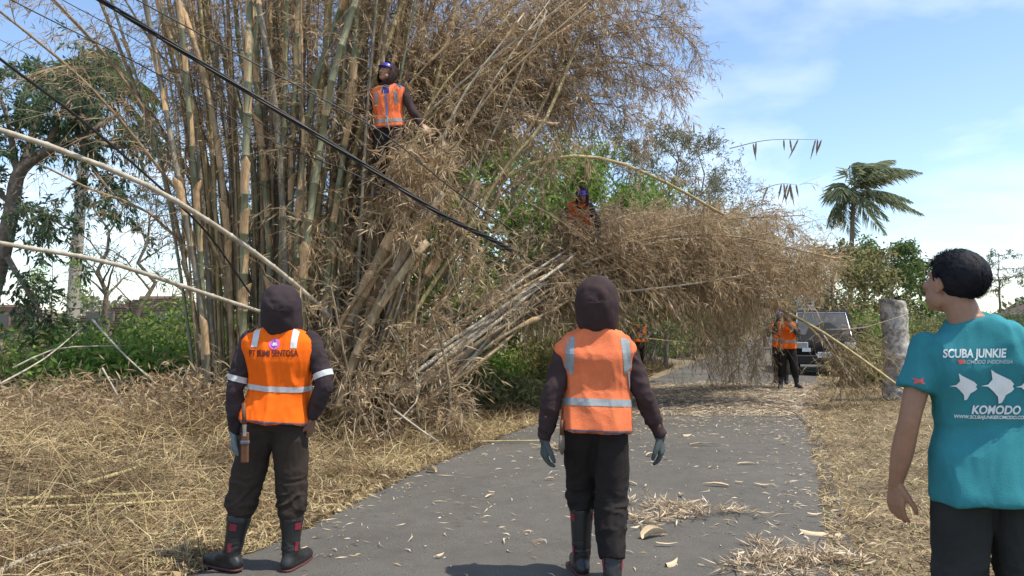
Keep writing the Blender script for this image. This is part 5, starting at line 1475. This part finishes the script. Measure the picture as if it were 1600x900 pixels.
# ---- worker half hidden in the felled bamboo
F0 = at(906, 503, 12.0)
kitF = dict(vox=.012, vest='vest_bright', shirt='shirt_dark', trousers='trouser_black', hood=dict(front=.9), tape='reflect_grey', band=.2, vhem=-.04, skin='skin_dark', helmet=True, gloveL='glove_dark', gloveR='glove_dark')
JF = dict(pel=(0, -.05, .87), wai=(.0, .0, 1.02), che=(.0, .08, 1.19), nck=(-.03, .16, 1.34), hd=(-.06, .24, 1.43), hpitch=-.35, sL=(-.17, .12, 1.29), sR=(.16, .12, 1.27), eL=(-.30, .30, .98), wL=(-.30, .42, .78), eR=(.30, .32, .96), wR=(.26, .44, .78),
          kL=(-.12, .10, .46), kR=(.12, .10, .46), aL=(-.11, -.02, .09), aR=(.11, -.02, .09))
person('stooping worker almost hidden among the felled bamboo stems', (F0[0], 12.0, 2.0), R(172), JF, kitF)

# ---- far worker by the left hedge
G0 = G(999, 21.5)
kitG = dict(vox=.013, vest='vest_bright', shirt='shirt_dark', trousers='trouser_brown', hood=dict(front=.9), tape='reflect_grey', band=.2, helmet=True, skin='skin_dark', zip=True)
JG = dict(eL=(-.27, .05, 1.12), wL=(-.20, .26, 1.02), eR=(.25, .06, 1.12), wR=(.12, .28, 1.00), fdL=(.6, .6, -.2), fdR=(-.6, .6, -.2), curl=1.1)
person('far worker in orange vest holding a thin pole by the hedge', G0, R(185), JG, kitG)
tag(MB().tube([(G0[0] - 1.3, G0[1] - .33, G0[2] + 1.06), (G0[0], G0[1] - .32, G0[2] + .98), (G0[0] + 1.9, G0[1] - .4, G0[2] + .78)], [.018, .016, .010], 7).build('bamboo_pole', M['culm_tan'], None, True), 'thin bamboo pole held by the far worker', 'pole')

# ---- two workers pulling branches on the right
H0 = G(1229, 16.4); I0 = G(1211, 17.4)
kitH = dict(vox=.012, vest='vest_bright', shirt='shirt_dark', trousers='trouser_black', tape='reflect_grey', band=.22, bandh=.024, helmet=True, skin='skin_dark', gloveL='glove_dark', gloveR='glove_dark')
JH = dict(hd=(-.03, .03, 1.545), hyaw=.8, eL=(-.24, .10, 1.16), wL=(-.12, .28, 1.28), eR=(.26, .08, 1.20), wR=(.20, .20, 1.44), fdL=(.3, .5, .7), fdR=(-.2, .4, .9), kL=(-.14, .04, .47), aL=(-.19, -.04, .09), kR=(.11, .03, .47), aR=(.14, .03, .09), curl=1.2, tL=30)
person('worker with raised arms and purple helmet pulling branches beside the pickup', H0, R(160), JH, dict(kitH))
JI = dict(hd=(0, .02, 1.56), hyaw=-.4, eL=(-.26, .08, 1.14), wL=(-.20, .26, 1.20), eR=(.24, .10, 1.14), wR=(.14, .28, 1.22), fdL=(.3, .5, .7), fdR=(-.2, .4, .9), curl=1.2)
person('second worker just behind the one pulling branches by the pickup', (I0[0] + .12, I0[1], I0[2]), R(-10), JI, dict(kitH, trousers='trouser_brown'))
# ------------------------------------------------------------------ parked pickup
M['paint'] = mat('black_paint', (.011,.012,.013), .6, .15, 3, spec=.12, coat=.0)
M['plastic'] = mat('black_plastic', (.022,.022,.023), .6, .2, 20, .1, 80)
M['glass'] = mat('windscreen_glass', (.05,.056,.06), .3, .4, 4, spec=.25)
M['chrome'] = mat('chrome', (.6,.6,.62), .2, .05, 5, metal=1.0)
M['lamp_glass'] = mat('lamp_glass', (.45,.47,.48), .15, .1, 30, spec=.7, coat=.5)
M['plate'] = mat('plate_white', (.72,.73,.74), .5, .05, 10)
M['tyre'] = mat('tyre', (.02,.02,.02), .85, .2, 20, .3, 60)
M['white_paint'] = mat('white_rack_paint', (.62,.62,.6), .6, .15, 12)
M['red_paint'] = mat('red_rack_paint', (.45,.09,.06), .6, .2, 12)
cx, cy = 8.42, 20.3
car = empty('pickup_truck', (cx, cy, .03), R(-14), 'black pickup truck with white number plate parked beyond the fallen bamboo', 'pickup')
# the cab as a side profile (y back, z up) swept across, narrowing to the roof
prof = [(.05,.28), (-.02,.36), (-.03,.58), (.00,.80), (.06,.94), (.30,1.05), (.82,1.70), (.98,1.76), (1.75,1.77), (1.86,1.70), (1.90,1.00), (1.90,.34)]
m = MB(); xsn = [-1, -.94, -.5, 0, .5, .94, 1]
for xf in xsn:
    for (y, z) in prof:
        wz = .80 - .10 * max(0, (z - 1.0) / .77); edge = 1 - abs(xf)
        yy = y + (.07 if abs(xf) == 1 and y < .5 else 0) + (.03 * xf * xf if y < .5 else 0)
        m.v.append((xf * wz, yy, z - (.02 if abs(xf) == 1 and z > 1.6 else 0)))
k = len(prof)
for i in range(len(xsn) - 1):
    for j in range(k):
        m.f.append((i*k + j, (i+1)*k + j, (i+1)*k + (j+1) % k, i*k + (j+1) % k))
m.f.append(tuple(range(k))); m.f.append(tuple((len(xsn)-1)*k + j for j in range(k-1, -1, -1)))
body = m.build('cab', M['paint'], car, bevel=.02)
def quad(pts, nm, ma, parent, th=.008):
    p = [Vector(q) for q in pts]; nn = (p[1] - p[0]).cross(p[2] - p[0]).normalized() * th
    mm = MB(); mm.add([q + nn for q in p] + [q - nn for q in p], [(0,1,2,3), (7,6,5,4), (0,4,5,1), (1,5,6,2), (2,6,7,3), (3,7,4,0)]); return mm.build(nm, ma, parent)
ws = quad([(-.68,.345,1.08), (.68,.345,1.08), (.61,.79,1.66), (-.61,.79,1.66)], 'windscreen', M['glass'], car)
for x in (-.3, .25):
    mm = MB(); mm.tube([(x, .33, 1.09), (x + .32, .43, 1.22)], .008, 5); mm.build('wiper', M['plastic'], ws)
mm = MB(); mm.tube([(-.70,.33,1.06), (-.63,.80,1.68), (.63,.80,1.68), (.70,.33,1.06)], .014, 6); mm.build('windscreen_seal', M['chrome'], ws)
for s in (-1, 1):
    quad([(s*.79,.55,1.10), (s*.775,1.5,1.10), (s*.715,1.5,1.62), (s*.725,.95,1.62)], 'side_window', M['glass'], car)
    mm = MB(); mm.box((s*.60, -.005, .80), (.30, .08, .17), (0, 0, s*.18)); hl = mm.build('headlight', M['lamp_glass'], car, bevel=.02)
    mm = MB(); mm.box((s*.60, .02, .80), (.34, .08, .21), (0, 0, s*.18)); mm.build('housing', M['plastic'], hl, bevel=.01)
    mm = MB(); mm.box((s*.62, -.055, .45), (.16, .05, .08)); mm.build('fog_lamp', M['lamp_glass'], car, bevel=.01)
    mm = MB(); mm.box((s*.93, .42, 1.22), (.16, .06, .24)); mi = mm.build('mirror', M['plastic'], car, bevel=.02)
    mm = MB(); mm.tube([(s*.76,.45,1.12), (s*.88,.42,1.16)], .014, 6); mm.build('mirror_arm', M['plastic'], mi)
mm = MB()
for i in range(3): mm.box((0, -.035, .66 + i * .05), (.8, .03, .022))
mm.build('grille', M['plastic'], car)
mm = MB(); mm.box((0, -.05, .42), (1.58, .12, .24)); mm.build('bumper', M['plastic'], car, bevel=.03)
mm = MB(); mm.box((.0, -.125, .55), (.46, .014, .15)); pl = mm.build('number_plate', M['plate'], car, bevel=.004)
def flat_text(s, size, loc, parent, ma, nm, sx=1.0):
    t = text_mesh(s, size, .001, 0, sx)
    for v in t.vertices: v.co = Vector((loc[0] + v.co.x, loc[1], loc[2] + v.co.y))
    link(nm, t, M[ma], parent)
flat_text('DK 8251 UA', .085, (0, -.134, .56), pl, 'plastic', 'plate_lettering', .9)
flat_text('08·26', .03, (0, -.134, .497), pl, 'plastic', 'plate_date')
mm = MB(); mm.box((-.50, -.058, .68), (.22, .012, .10)); mm.build('sticker', M['plate'], car)
# chrome S-shaped badge
mm = MB()
for pts in ([(-.07,.015), (0,.065), (.07,.015), (.035,-.01), (-.0,.018), (-.035,-.005)], [(.07,-.015), (0,-.065), (-.07,-.015), (-.035,.01), (.0,-.018), (.035,.005)]):
    b = len(mm.v); mm.v += [(x, -.052, .77 + z) for x, z in pts] + [(x, -.040, .77 + z) for x, z in pts]; q = len(pts)
    mm.f += [tuple(range(b, b+q)), tuple(range(b+2*q-1, b+q-1, -1))] + [(b+i, b+(i+1) % q, b+q+(i+1) % q, b+q+i) for i in range(q)]
mm.build('badge', M['chrome'], car)
for s in (-1, 1):
    for y in (.55, 3.3):
        mm = MB(); mm.tube([(s*.62, y, .30), (s*.645, y, .30), (s*.775, y, .30), (s*.80, y, .30)], [.26, .30, .30, .26], 20); w = mm.build('wheel', M['tyre'], car, False)
        mm = MB(); mm.tube([(s*.78, y, .30), (s*.805, y, .30)], [.18, .16], 14); mm.build('rim', M['chrome'], w)
mm = MB(); mm.box((0, 3.1, .72), (1.56, 2.3, .08)); mm.build('cargo_floor', M['paint'], car)
for s in (-1, 1):
    mm = MB(); mm.box((s*.78, 3.1, .93), (.05, 2.3, .36)); mm.build('cargo_side', M['paint'], car, bevel=.01)
mm = MB(); mm.box((0, 1.98, .93), (1.56, .05, .36)); mm.build('cargo_front', M['paint'], car, bevel=.01)
mm = MB(); mm.box((0, 4.24, .93), (1.56, .05, .36)); mm.build('tailgate', M['paint'], car, bevel=.01)
# loaded rack behind the cab
rk = empty('cargo_rack', (cx, cy, .03), R(-14), 'red topped rack of white slats loaded on the pickup', 'rack')
for x in (-.42, .02):
    mm = MB(); mm.box((x, 2.35, 1.53), (.05, .05, 1.55)); mm.build('post', M['white_paint'], rk)
for i in range(7):
    mm = MB(); mm.box((-.2, 2.32, 1.50 + i * .105), (.46, .03, .05)); mm.build('slat', M['white_paint'], rk)
mm = MB(); mm.box((-.2, 2.33, 2.30), (.62, .10, .12)); mm.build('top_rail', M['red_paint'], rk)

# ------------------------------------------------------------------ sawn trunk on the right verge
sx, sy = at(1398, 503, 13.7)[0], 13.7
st = empty('tree_stump', (sx, sy, float(gz(sx, sy)) - .03), 0, 'tall sawn palm stump on the right verge', 'stump')
zs = np.linspace(0, 1.83, 46)
P = np.stack([.03 * np.sin(zs * 2) - .01 * zs, 0 * zs, zs], 1)
rr = .222 + .035 * np.exp(-zs * 5) + .006 * np.sin(zs * 40) + .008 * np.sin(zs * 9)
V, F = tube1(P, rr, 28, False)
rs = np.random.default_rng(4)
V = V + np.repeat(rs.normal(size=(46, 1)), 28, 0) * np.array([.004, .004, 0]) + rs.normal(size=V.shape) * .004
top = V.reshape(46, 28, 3)
top[-8:, :, 2] += (-top[-8:, :, 0] * .22 - .02) * np.linspace(0, 1, 8)[:, None]
me = bpy.data.meshes.new('bark'); me.from_pydata([tuple(v) for v in top.reshape(-1, 3)], [], F); me.update()
sb, t, p, o_ = nodes_of('stump_bark')
tcn = t.nodes.new('ShaderNodeTexCoord'); n1 = t.nodes.new('ShaderNodeTexNoise'); n1.inputs['Scale'].default_value = 7; n1.inputs['Detail'].default_value = 8; n1.inputs['Roughness'].default_value = .7
t.links.new(tcn.outputs['Object'], n1.inputs['Vector'])
r1 = ramp(t, [(.3, (.09,.07,.06)), (.44, (.22,.19,.165)), (.55, (.42,.385,.33)), (.72, (.55,.52,.46))]); t.links.new(n1.outputs['Fac'], r1.inputs[0]); t.links.new(r1.outputs[0], p.inputs['Base Color'])
p.inputs['Roughness'].default_value = .9; bn = t.nodes.new('ShaderNodeBump'); bn.inputs['Distance'].default_value = .02; t.links.new(n1.outputs['Fac'], bn.inputs['Height']); t.links.new(bn.outputs[0], p.inputs['Normal'])
link('trunk', me, sb, st, True)
ring = top[-1]
cc = ring.mean(0); V = [tuple(cc + np.array([0, 0, .012]))] + [tuple(cc + (q - cc) * .55 + np.array([0, 0, .004 * (-1) ** i])) for i, q in enumerate(ring)] + [tuple(q) for q in ring]
F = [(0, 1 + i, 1 + (i + 1) % 28) for i in range(28)] + [(1 + i, 29 + i, 29 + (i + 1) % 28, 1 + (i + 1) % 28) for i in range(28)]
me = bpy.data.meshes.new('sawn_top'); me.from_pydata(V, [], F); link('sawn_top', me, mat('sawn_wood', (.55,.50,.43), .85, .3, 20, .4, 40, col2=(.36,.31,.25)), st)
m = MB()
for i in range(9):
    a = -2.6 + i * .12; z = 1.42 + .05 * math.sin(i * 1.7)
    m.box((.228 * math.cos(a), .228 * math.sin(a), z), (.06, .02, .12 + .05 * math.sin(i * 2.3)), (0, .2, a + 1.57))
m.build('bark_flap', mat('pale_bark_flap', (.42,.40,.36), .9, .3, 15), st)

# ------------------------------------------------------------------ overhead cables
def wire(pts, r, label, nm='overhead_cable'):
    P = curve([at(*q) for q in pts], 60); V, F = tubes(P[None], np.full((1, 60), r), 6)
    o = link(nm, np_mesh('cable', V, F, True), M['cable']); tag(o, label, 'cable', 'overhead cables'); return o
P = curve([at(*q) for q in [(-260,-255,4.6), (150,-5,6.6), (330,108,7.4), (560,252,8.0), (690,335,8.3), (770,375,8.7), (800,392,9.0)]], 90)
bd = empty('cable_bundle', tuple(P[0]), 0, 'thick twisted bundle of black power cables crossing before the bamboo', 'cable', 'overhead cables')
tg = nrm(np.gradient(P, axis=0)); u = nrm(np.cross(tg, [0, 0, 1])); w = np.cross(u, tg)
for k in range(4):
    ph = np.linspace(0, 26, 90) + k * math.pi / 2
    Q = P + .017 * (np.cos(ph)[:, None] * u + np.sin(ph)[:, None] * w) - P[0]
    V, F = tubes(Q[None], np.full((1, 90), .0105), 6); link('cable', np_mesh('cable', V, F, True), M['cable'], bd)
wire([(60,-90,6.4), (215,0,7.0), (400,100,7.6), (590,203,8.0), (700,290,8.3), (800,360,8.9)], .007, 'thin black cable just above the thick bundle')
wire([(-120,-80,6), (18,0,6.4), (245,115,7.2), (420,217,7.7), (560,275,8.1), (700,345,8.4)], .006, 'thin black cable passing under the thick bundle')
wire([(-60,-90,7), (98,0,7.4), (233,75,8), (420,200,8.8), (560,262,9.4)], .005, 'finest cable between the bundle and the lower cable')
wire([(-120,0,4.8), (0,92,5.4), (140,198,6.3), (270,311,7.3), (330,372,7.9), (392,460,8.6)], .011, 'heavy black cable sagging across the far left trees')
wire([(-60,35,9), (0,62,9), (180,160,9.2), (300,232,9.3), (470,320,9.4)], .004, 'hair thin cable near the left sky')

# ------------------------------------------------------------------ straw, litter and fallen stems
def strips(x, y, z, rng, L, Wd, tilt=.25, curl=.25, lift=.0):
    n = len(x)
    a = rng.uniform(0, 2 * np.pi, n); el = rng.normal(size=n) * tilt
    D = np.stack([np.cos(a) * np.cos(el), np.sin(a) * np.cos(el), np.abs(np.sin(el))], 1)
    S = np.stack([-np.sin(a), np.cos(a), rng.normal(size=n) * .5], 1); S = nrm(S)
    C = np.stack([x, y, z], 1)
    h = L[:, None] / 2; w = Wd[:, None] / 2
    up = np.array([0, 0, 1.0]) * (np.abs(rng.normal(size=n)) * curl * L)[:, None]
    bow = np.cross(D, np.array([0, 0, 1.0])) * (rng.normal(size=n) * .12 * L)[:, None]
    a0, a1, b = C - D * h + np.array([0, 0, 1.0]) * np.abs(np.sin(el))[:, None] * h, C + D * h + np.array([0, 0, 1.0]) * np.abs(np.sin(el))[:, None] * h, C + up * .4 + bow + np.array([0, 0, 1.0]) * np.abs(np.sin(el))[:, None] * h
    V = np.stack([a0, b + S * w, b - S * w, a1], 1).reshape(-1, 3)
    V[:, 2] = np.maximum(V[:, 2], np.repeat(z, 4) - .02)
    i = np.arange(n)[:, None] * 4
    return V, np.concatenate([i + np.array([[0, 2, 1]]), i + np.array([[1, 2, 3]])], 0)

rs = np.random.default_rng(91)
def heap(x, y):
    """depth of the straw lying on the left bank"""
    d = XL(y) - x
    return .26 * sst(.5, 2.6, d) * (0.75 + .35 * np.sin(x * 1.3 + y) * np.sin(y * 1.1 + .5)) * sst(13, 9.5, y)
# left bank
n = 130000
y = 2.2 + 10.5 * rs.random(n) ** 1.1; dl = -.04 + 7.4 * rs.random(n) ** 1.35
x = XL(y) - dl
z = np.maximum(gh(x, y), 0) + heap(x, y) * rs.random(n) ** .5 + .01
big = rs.random(n)
L = np.where(big < .22, rs.uniform(.25, .8, n), rs.uniform(.04, .2, n)); Wd = np.where(big < .22, rs.uniform(.003, .008, n), rs.uniform(.004, .013, n)); Wd = np.where(big > .985, .03, Wd); L = np.minimum(L, .10 + np.maximum(dl, 0) * 1.1)
V, F = strips(x, y, z, rs, L, Wd, .3, .3)
tag(link('straw', np_mesh('straw', V, F), M['straw']), 'thick layer of dry bamboo straw on the left bank', 'straw', kind='stuff')
# right verge
n = 85000
y = 2.0 + 24 * rs.random(n) ** 1.5; dr = -.12 + 5.5 * rs.random(n) ** 1.25
x = XR(y) + dr * (1 + y * .03)
z = gz(x, y) + .004 + .05 * sst(.1, 1.5, dr) * rs.random(n)
L = rs.uniform(.03, .16, n) * np.where(rs.random(n) < .1, 2, 1); Wd = rs.uniform(.003, .013, n)
V, F = strips(x, y, z, rs, L, Wd, .25, .25)
tag(link('straw', np_mesh('straw', V, F), M['straw']), 'scattered dry leaves and straw covering the right verge', 'straw', kind='stuff')
# sparse grass on the verges
def grass(n, fx, fy, label, material, h=(.06, .2)):
    y = fy(rs.random(n)); x = fx(y, rs.random(n)); z = gz(x, y)
    d = nrm(np.stack([rs.normal(size=n) * .5, rs.normal(size=n) * .5, np.ones(n)], 1))
    V, F = leaf_mesh(np.stack([x, y, z], 1), d, rs.uniform(*h, n), rs.uniform(.002, .006, n), rs, droop=.25)
    tag(link('grass', np_mesh('grass', V, F), M[material]), label, 'grass', kind='stuff')
grass(9000, lambda y, r: XR(y) + .4 + 4.5 * r * (.5 + .5 * np.sin(y * 2.3) ** 2), lambda r: 3 + 18 * r ** 1.3, 'short thin green grass growing through the right verge', 'olive', (.03, .11))
grass(16000, lambda y, r: XR(y) + .8 + 16 * r, lambda r: 14 + 24 * r, 'dry field grass on the right beyond the stump', 'straw', (.1, .35))
grass(12000, lambda y, r: XL(y) - 1.6 - 9 * r, lambda r: 9.5 + 6 * r, 'rank grass behind the straw on the left', 'olive', (.15, .5))
grass(9000, lambda y, r: XL(y) - .25 - 2.4 * r, lambda r: 10.5 + 14 * r, 'dry grass along the left road edge beneath the felled bundle', 'straw', (.08, .35))
# bits on the asphalt: more under the fallen crown and at the edges
n = 16000
y = 2.6 + 15.5 * rs.random(n) ** .8; s = rs.random(n)
dens = .10 + .9 * sst(8.5, 13, y) + .6 * np.exp(-((s - 1) / .12) ** 2) + .35 * np.exp(-(s / .05) ** 2) + .15 * np.sin(s * 9 + y * 2) ** 4
k = rs.random(n) < dens; y, s = y[k], s[k]; n = len(y)
x = XL(y) + (XR(y) - XL(y)) * s
L = rs.uniform(.012, .10, n) * np.where(rs.random(n) < .12, 2.2, 1); Wd = rs.uniform(.004, .014, n)
V, F = strips(x, y, rz(x, y) + .004, rs, L, Wd, .10, .15)
tag(link('leaf_litter', np_mesh('leaf_litter', V, F), M['litter']), 'small dry leaf bits scattered over the asphalt', 'litter', kind='stuff')
n = 9000
y = rs.uniform(11.5, 17.5, n); s = rs.random(n); x = XL(y) + (XR(y) - XL(y)) * s
V, F = strips(x, y, rz(x, y) + .004, rs, rs.uniform(.05, .3, n), rs.uniform(.004, .014, n), .12, .2)
tag(link('leaf_litter', np_mesh('leaf_litter', V, F), M['litter']), 'dense carpet of twigs and leaves under the fallen crown', 'litter', kind='stuff')

# twigs caught round the stooping worker
wf = empty('caught_twigs', tuple(at(905, 350, 12.2)), 0, 'dry twigs sticking up around the stooping worker', 'twigs'); bw = at(905, 350, 12.2)
ps = []
for k in range(30):
    a = at(rs.uniform(860, 960), rs.uniform(345, 385), rs.uniform(11.4, 11.9)) - bw; b = a + np.array([rs.normal() * .3, rs.normal() * .1, rs.uniform(.1, .6)])
    ps.append(curve([a, (a + b) / 2 + rs.normal(size=3) * .05, b], 6))
(VB, FB), (VL, FL) = spray(ps, rs, t0=.1, spacing=.15, nb=(1, 2), blen=(.15, .5), ntw=3, nlf=3, bend=.4)
link('twigs', np_mesh('twigs', VB, FB), M['twig'], wf)['kind'] = 'stuff'; link('leaves', np_mesh('leaves', VL, FL), M['dry'], wf)['kind'] = 'stuff'

# larger curled culm sheaths on the asphalt, each its own thing
def curl_mesh(L, Wd, roll, rng):
    nl, nw = 8, 5; V, F = [], []
    for i in range(nl):
        t = i / (nl - 1); w = Wd * (math.sin(math.pi * min(.98, .12 + .86 * t)) ** .6) * (.55 + .45 * (1 - t))
        zb = .12 * L * math.sin(math.pi * t) * rng.uniform(.4, 1)
        for j in range(nw):
            a = (j / (nw - 1) - .5) * roll
            V.append(((t - .5) * L, w * math.sin(a) / max(math.sin(roll / 2), .3) / 2 + .05 * L * math.sin(t * 3), zb * .6 + w * (1 - math.cos(a)) * .9))
    for i in range(nl - 1):
        for j in range(nw - 1):
            b = i * nw + j; F.append((b, b + 1, b + nw + 1, b + nw))
    me = bpy.data.meshes.new('sheath'); me.from_pydata(V, [], F); me.update()
    me.polygons.foreach_set('use_smooth', np.ones(len(F), dtype=bool)); me.materials.append(M['sheath_in']); return me
protos = [curl_mesh(1, w_, rs.uniform(1.2, 4.2), rs) for w_ in (.34, .22, .12, .30, .16, .2, .1)]
def place(px, py, L, rot, label=None, k=0, flip=0, group='dry culm sheaths scattered on the road'):
    d = CAM_H * FPX / (py - 503.0); x = (px - 800) / FPX * d
    o = bpy.data.objects.new('bamboo_sheath', protos[k % 7]); COL.objects.link(o)
    o.location = (x, d, float(gz(x, d)) + (.012 if not flip else .03)); o.scale = (L, L, L); o.rotation_euler = (math.pi * flip + rs.normal() * .08, rs.normal() * .06, rot)
    if not label:
        side = 'left of the middle worker' if px < 870 else ('beside the middle worker’s legs' if px < 1010 else ('in the right lane' if px < 1200 else 'near the right road edge'))
        row = 'at the very front' if py > 820 else ('in the middle distance' if py > 720 else 'far up the road')
        label = ('overturned ' if flip else 'cupped ') + 'small tan sheath on the asphalt ' + side + ', ' + row
    tag(o, label, 'dry leaf', group); return o
place(1020, 842, .21, .5, 'large curled cream sheath right of the middle worker’s boots', 0)
place(1275, 835, .26, 2.9, 'broad brown curled sheath near the right road edge', 3, 1)
place(1018, 716, .16, .4, 'cream sheath beside the middle worker’s right glove', 1)
place(1100, 700, .36, .05, 'long pale sheath right of the middle worker’s glove', 2)
place(1166, 728, .22, .1, 'rolled pale sheath in the middle of the right lane', 4)
place(1115, 762, .22, 2.9, 'flat brownish sheath in the middle of the right lane', 5)
place(1338, 660, .26, .6, 'pinkish broken sheath on the right verge', 6)
place(685, 876, .05, .3, 'small yellow heap of sawdust left of the middle worker', 2)
for k in range(44):
    py = rs.uniform(640, 890); d = CAM_H * FPX / (py - 503); s = rs.uniform(.04, .98); x = XL(d) + (XR(d) - XL(d)) * s
    px = 800 + x / d * FPX
    if px < 300 or px > 1480: continue
    place(px, py, .04 + .12 * rs.random() ** 2, rs.uniform(0, 6.28), None, k, int(rs.random() < .5))
# tufts of leafy twig on the asphalt
for px, py, sc, lab in ((1060, 800, 1.0, 'tuft of dry bamboo leaves beside the middle worker’s legs'), (1160, 880, .9, 'leafy twig lying at the bottom of the road'), (880, 705, .5, 'small twig tuft by the middle worker’s left glove'), (1240, 870, .8, 'heap of twigs at the lower right road edge'), (1010, 820, .6, 'loose leaves at the middle worker’s right boot')):
    d = CAM_H * FPX / (py - 503.0); x = (px - 800) / FPX * d; b = np.array([x, d, float(gz(x, d)) + .012])
    r = empty('leafy_twig', tuple(b), 0, lab, 'twig')
    paths = [curve([np.array([rs.normal() * .1, rs.normal() * .06, .01]) * sc, np.array([rs.normal() * .2, rs.normal() * .12, .03]) * sc, np.array([rs.normal() * .3, rs.normal() * .2, .015]) * sc], 6) for _ in range(6)]
    (VB, FB), (VL, FL) = spray(paths, rs, t0=.1, spacing=.07, nb=(1, 2), blen=(.04, .15), bend=.1, ntw=2, twl=(.03, .1), nlf=3, lfl=(.06, .15), lfw=(.006, .014), br=.002, leaf_down=.1)
    VB[:, 2] = np.maximum(np.abs(VB[:, 2]) * .5, .002); VL[:, 2] = np.maximum(np.abs(VL[:, 2]) * .45, .002)
    link('stems', np_mesh('stems', VB, FB), M['twig'], r)['kind'] = 'stuff'; link('leaves', np_mesh('leaves', VL, FL), M['litter'], r)
# cut stems lying on the left bank and at the roadside
def lying(pts, r, m_, label):
    P = np.array([at(px, py, Y) for px, py, Y in pts]); P = curve(P, 20)
    b = P[0].copy(); me, nd, tot = culm_mesh(P - b, r, r * .7, rs, .3, 8); me.name = 'fallen_culm'
    o = link('fallen_culm', me, M[m_]); o.location = tuple(b); tag(o, label, 'bamboo stem', 'cut bamboo stems on the ground')
def gpt(px, py, h=.0):
    """pixel on the ground, raised by the depth of the straw"""
    d = 1.0
    for _ in range(30):
        p = at(px, py, d); hz = float(gz(p[0], p[1]) + max(heap(p[0], p[1]), 0) * .9 + h); d = max(1.5, d + (p[2] - hz) / max((py - 503) / FPX, .02) * .7)
    return (px, py, d)
for pts, r, m_, lab in (([(0,780,0), (120,776,0), (240,770,0)], .014, 'culm_yellow', 'upper yellow stem in the straw at the left edge'), ([(0,794,0), (150,789,0), (330,780,0)], .013, 'culm_yellow', 'long yellow stem in the straw just below the upper one'),
                        ([(130,757,0), (170,745,0), (215,730,0)], .02, 'culm_yellow', 'short thick yellow stem lying askew in the straw'), ([(0,893,0), (70,862,0), (125,846,0)], .024, 'culm_pale', 'grey cut stem in the lower left straw'),
                        ([(10,875,0), (150,866,0), (340,852,0)], .008, 'culm_yellow', 'thin straw yellow stem near the bottom left'), ([(690,664,0), (740,660,0), (795,660,0)], .03, 'culm_pale', 'pale log like stem beside the left road edge'),
                        ([(650,692,0), (740,690,0), (860,688,0)], .012, 'culm_yellow', 'long thin stem pointing on to the asphalt'), ([(1165,868,0), (1150,880,0), (1158,900,0)], .006, 'culm_dead', 'forked dark twig at the bottom of the road'),
                        ([(1060,640,0), (1140,628,0), (1230,640,0), (1262,662,0)], .010, 'culm_dead', 'dark crooked branch lying across the road')):
    lying([gpt(q[0], q[1], .03) for q in pts], r, m_, lab)
# slanting dead stems that poke out of the left shrubs and straw
for pts, r, lab in (([(20,575,8.8), (90,545,9.2), (195,540,9.6)], .012, 'slanting dry stem across the left shrubs'), ([(0,600,8.2), (70,560,8.8), (128,512,9.4)], .012, 'dry stem rising from the straw at the far left'), ([(145,500,9.6), (190,550,9.2), (246,602,8.9)], .014, 'dry stem falling to the right through the shrubs'),
                    ([(160,575,9.0), (185,620,8.8), (205,660,8.5)], .011, 'short bleached stem standing in the straw'), ([(585,690,8.6), (640,640,8.8), (655,600,9.0), (605,500,9.2)], .010, 'crooked thin stem before the felled bundle'), ([(615,640,8.7), (655,670,8.5), (685,690,8.4)], .014, 'broken stem propped at the foot of the bundle')):
    P = curve([at(*q) for q in pts], 16); b = P[0].copy(); me, nd, tot = culm_mesh(P - b, r, r * .6, rs, .25, 7)
    o = link('fallen_branch', me, M['culm_pale']); o.location = tuple(b); tag(o, lab, 'stem', 'dead stems sticking out of the bank')
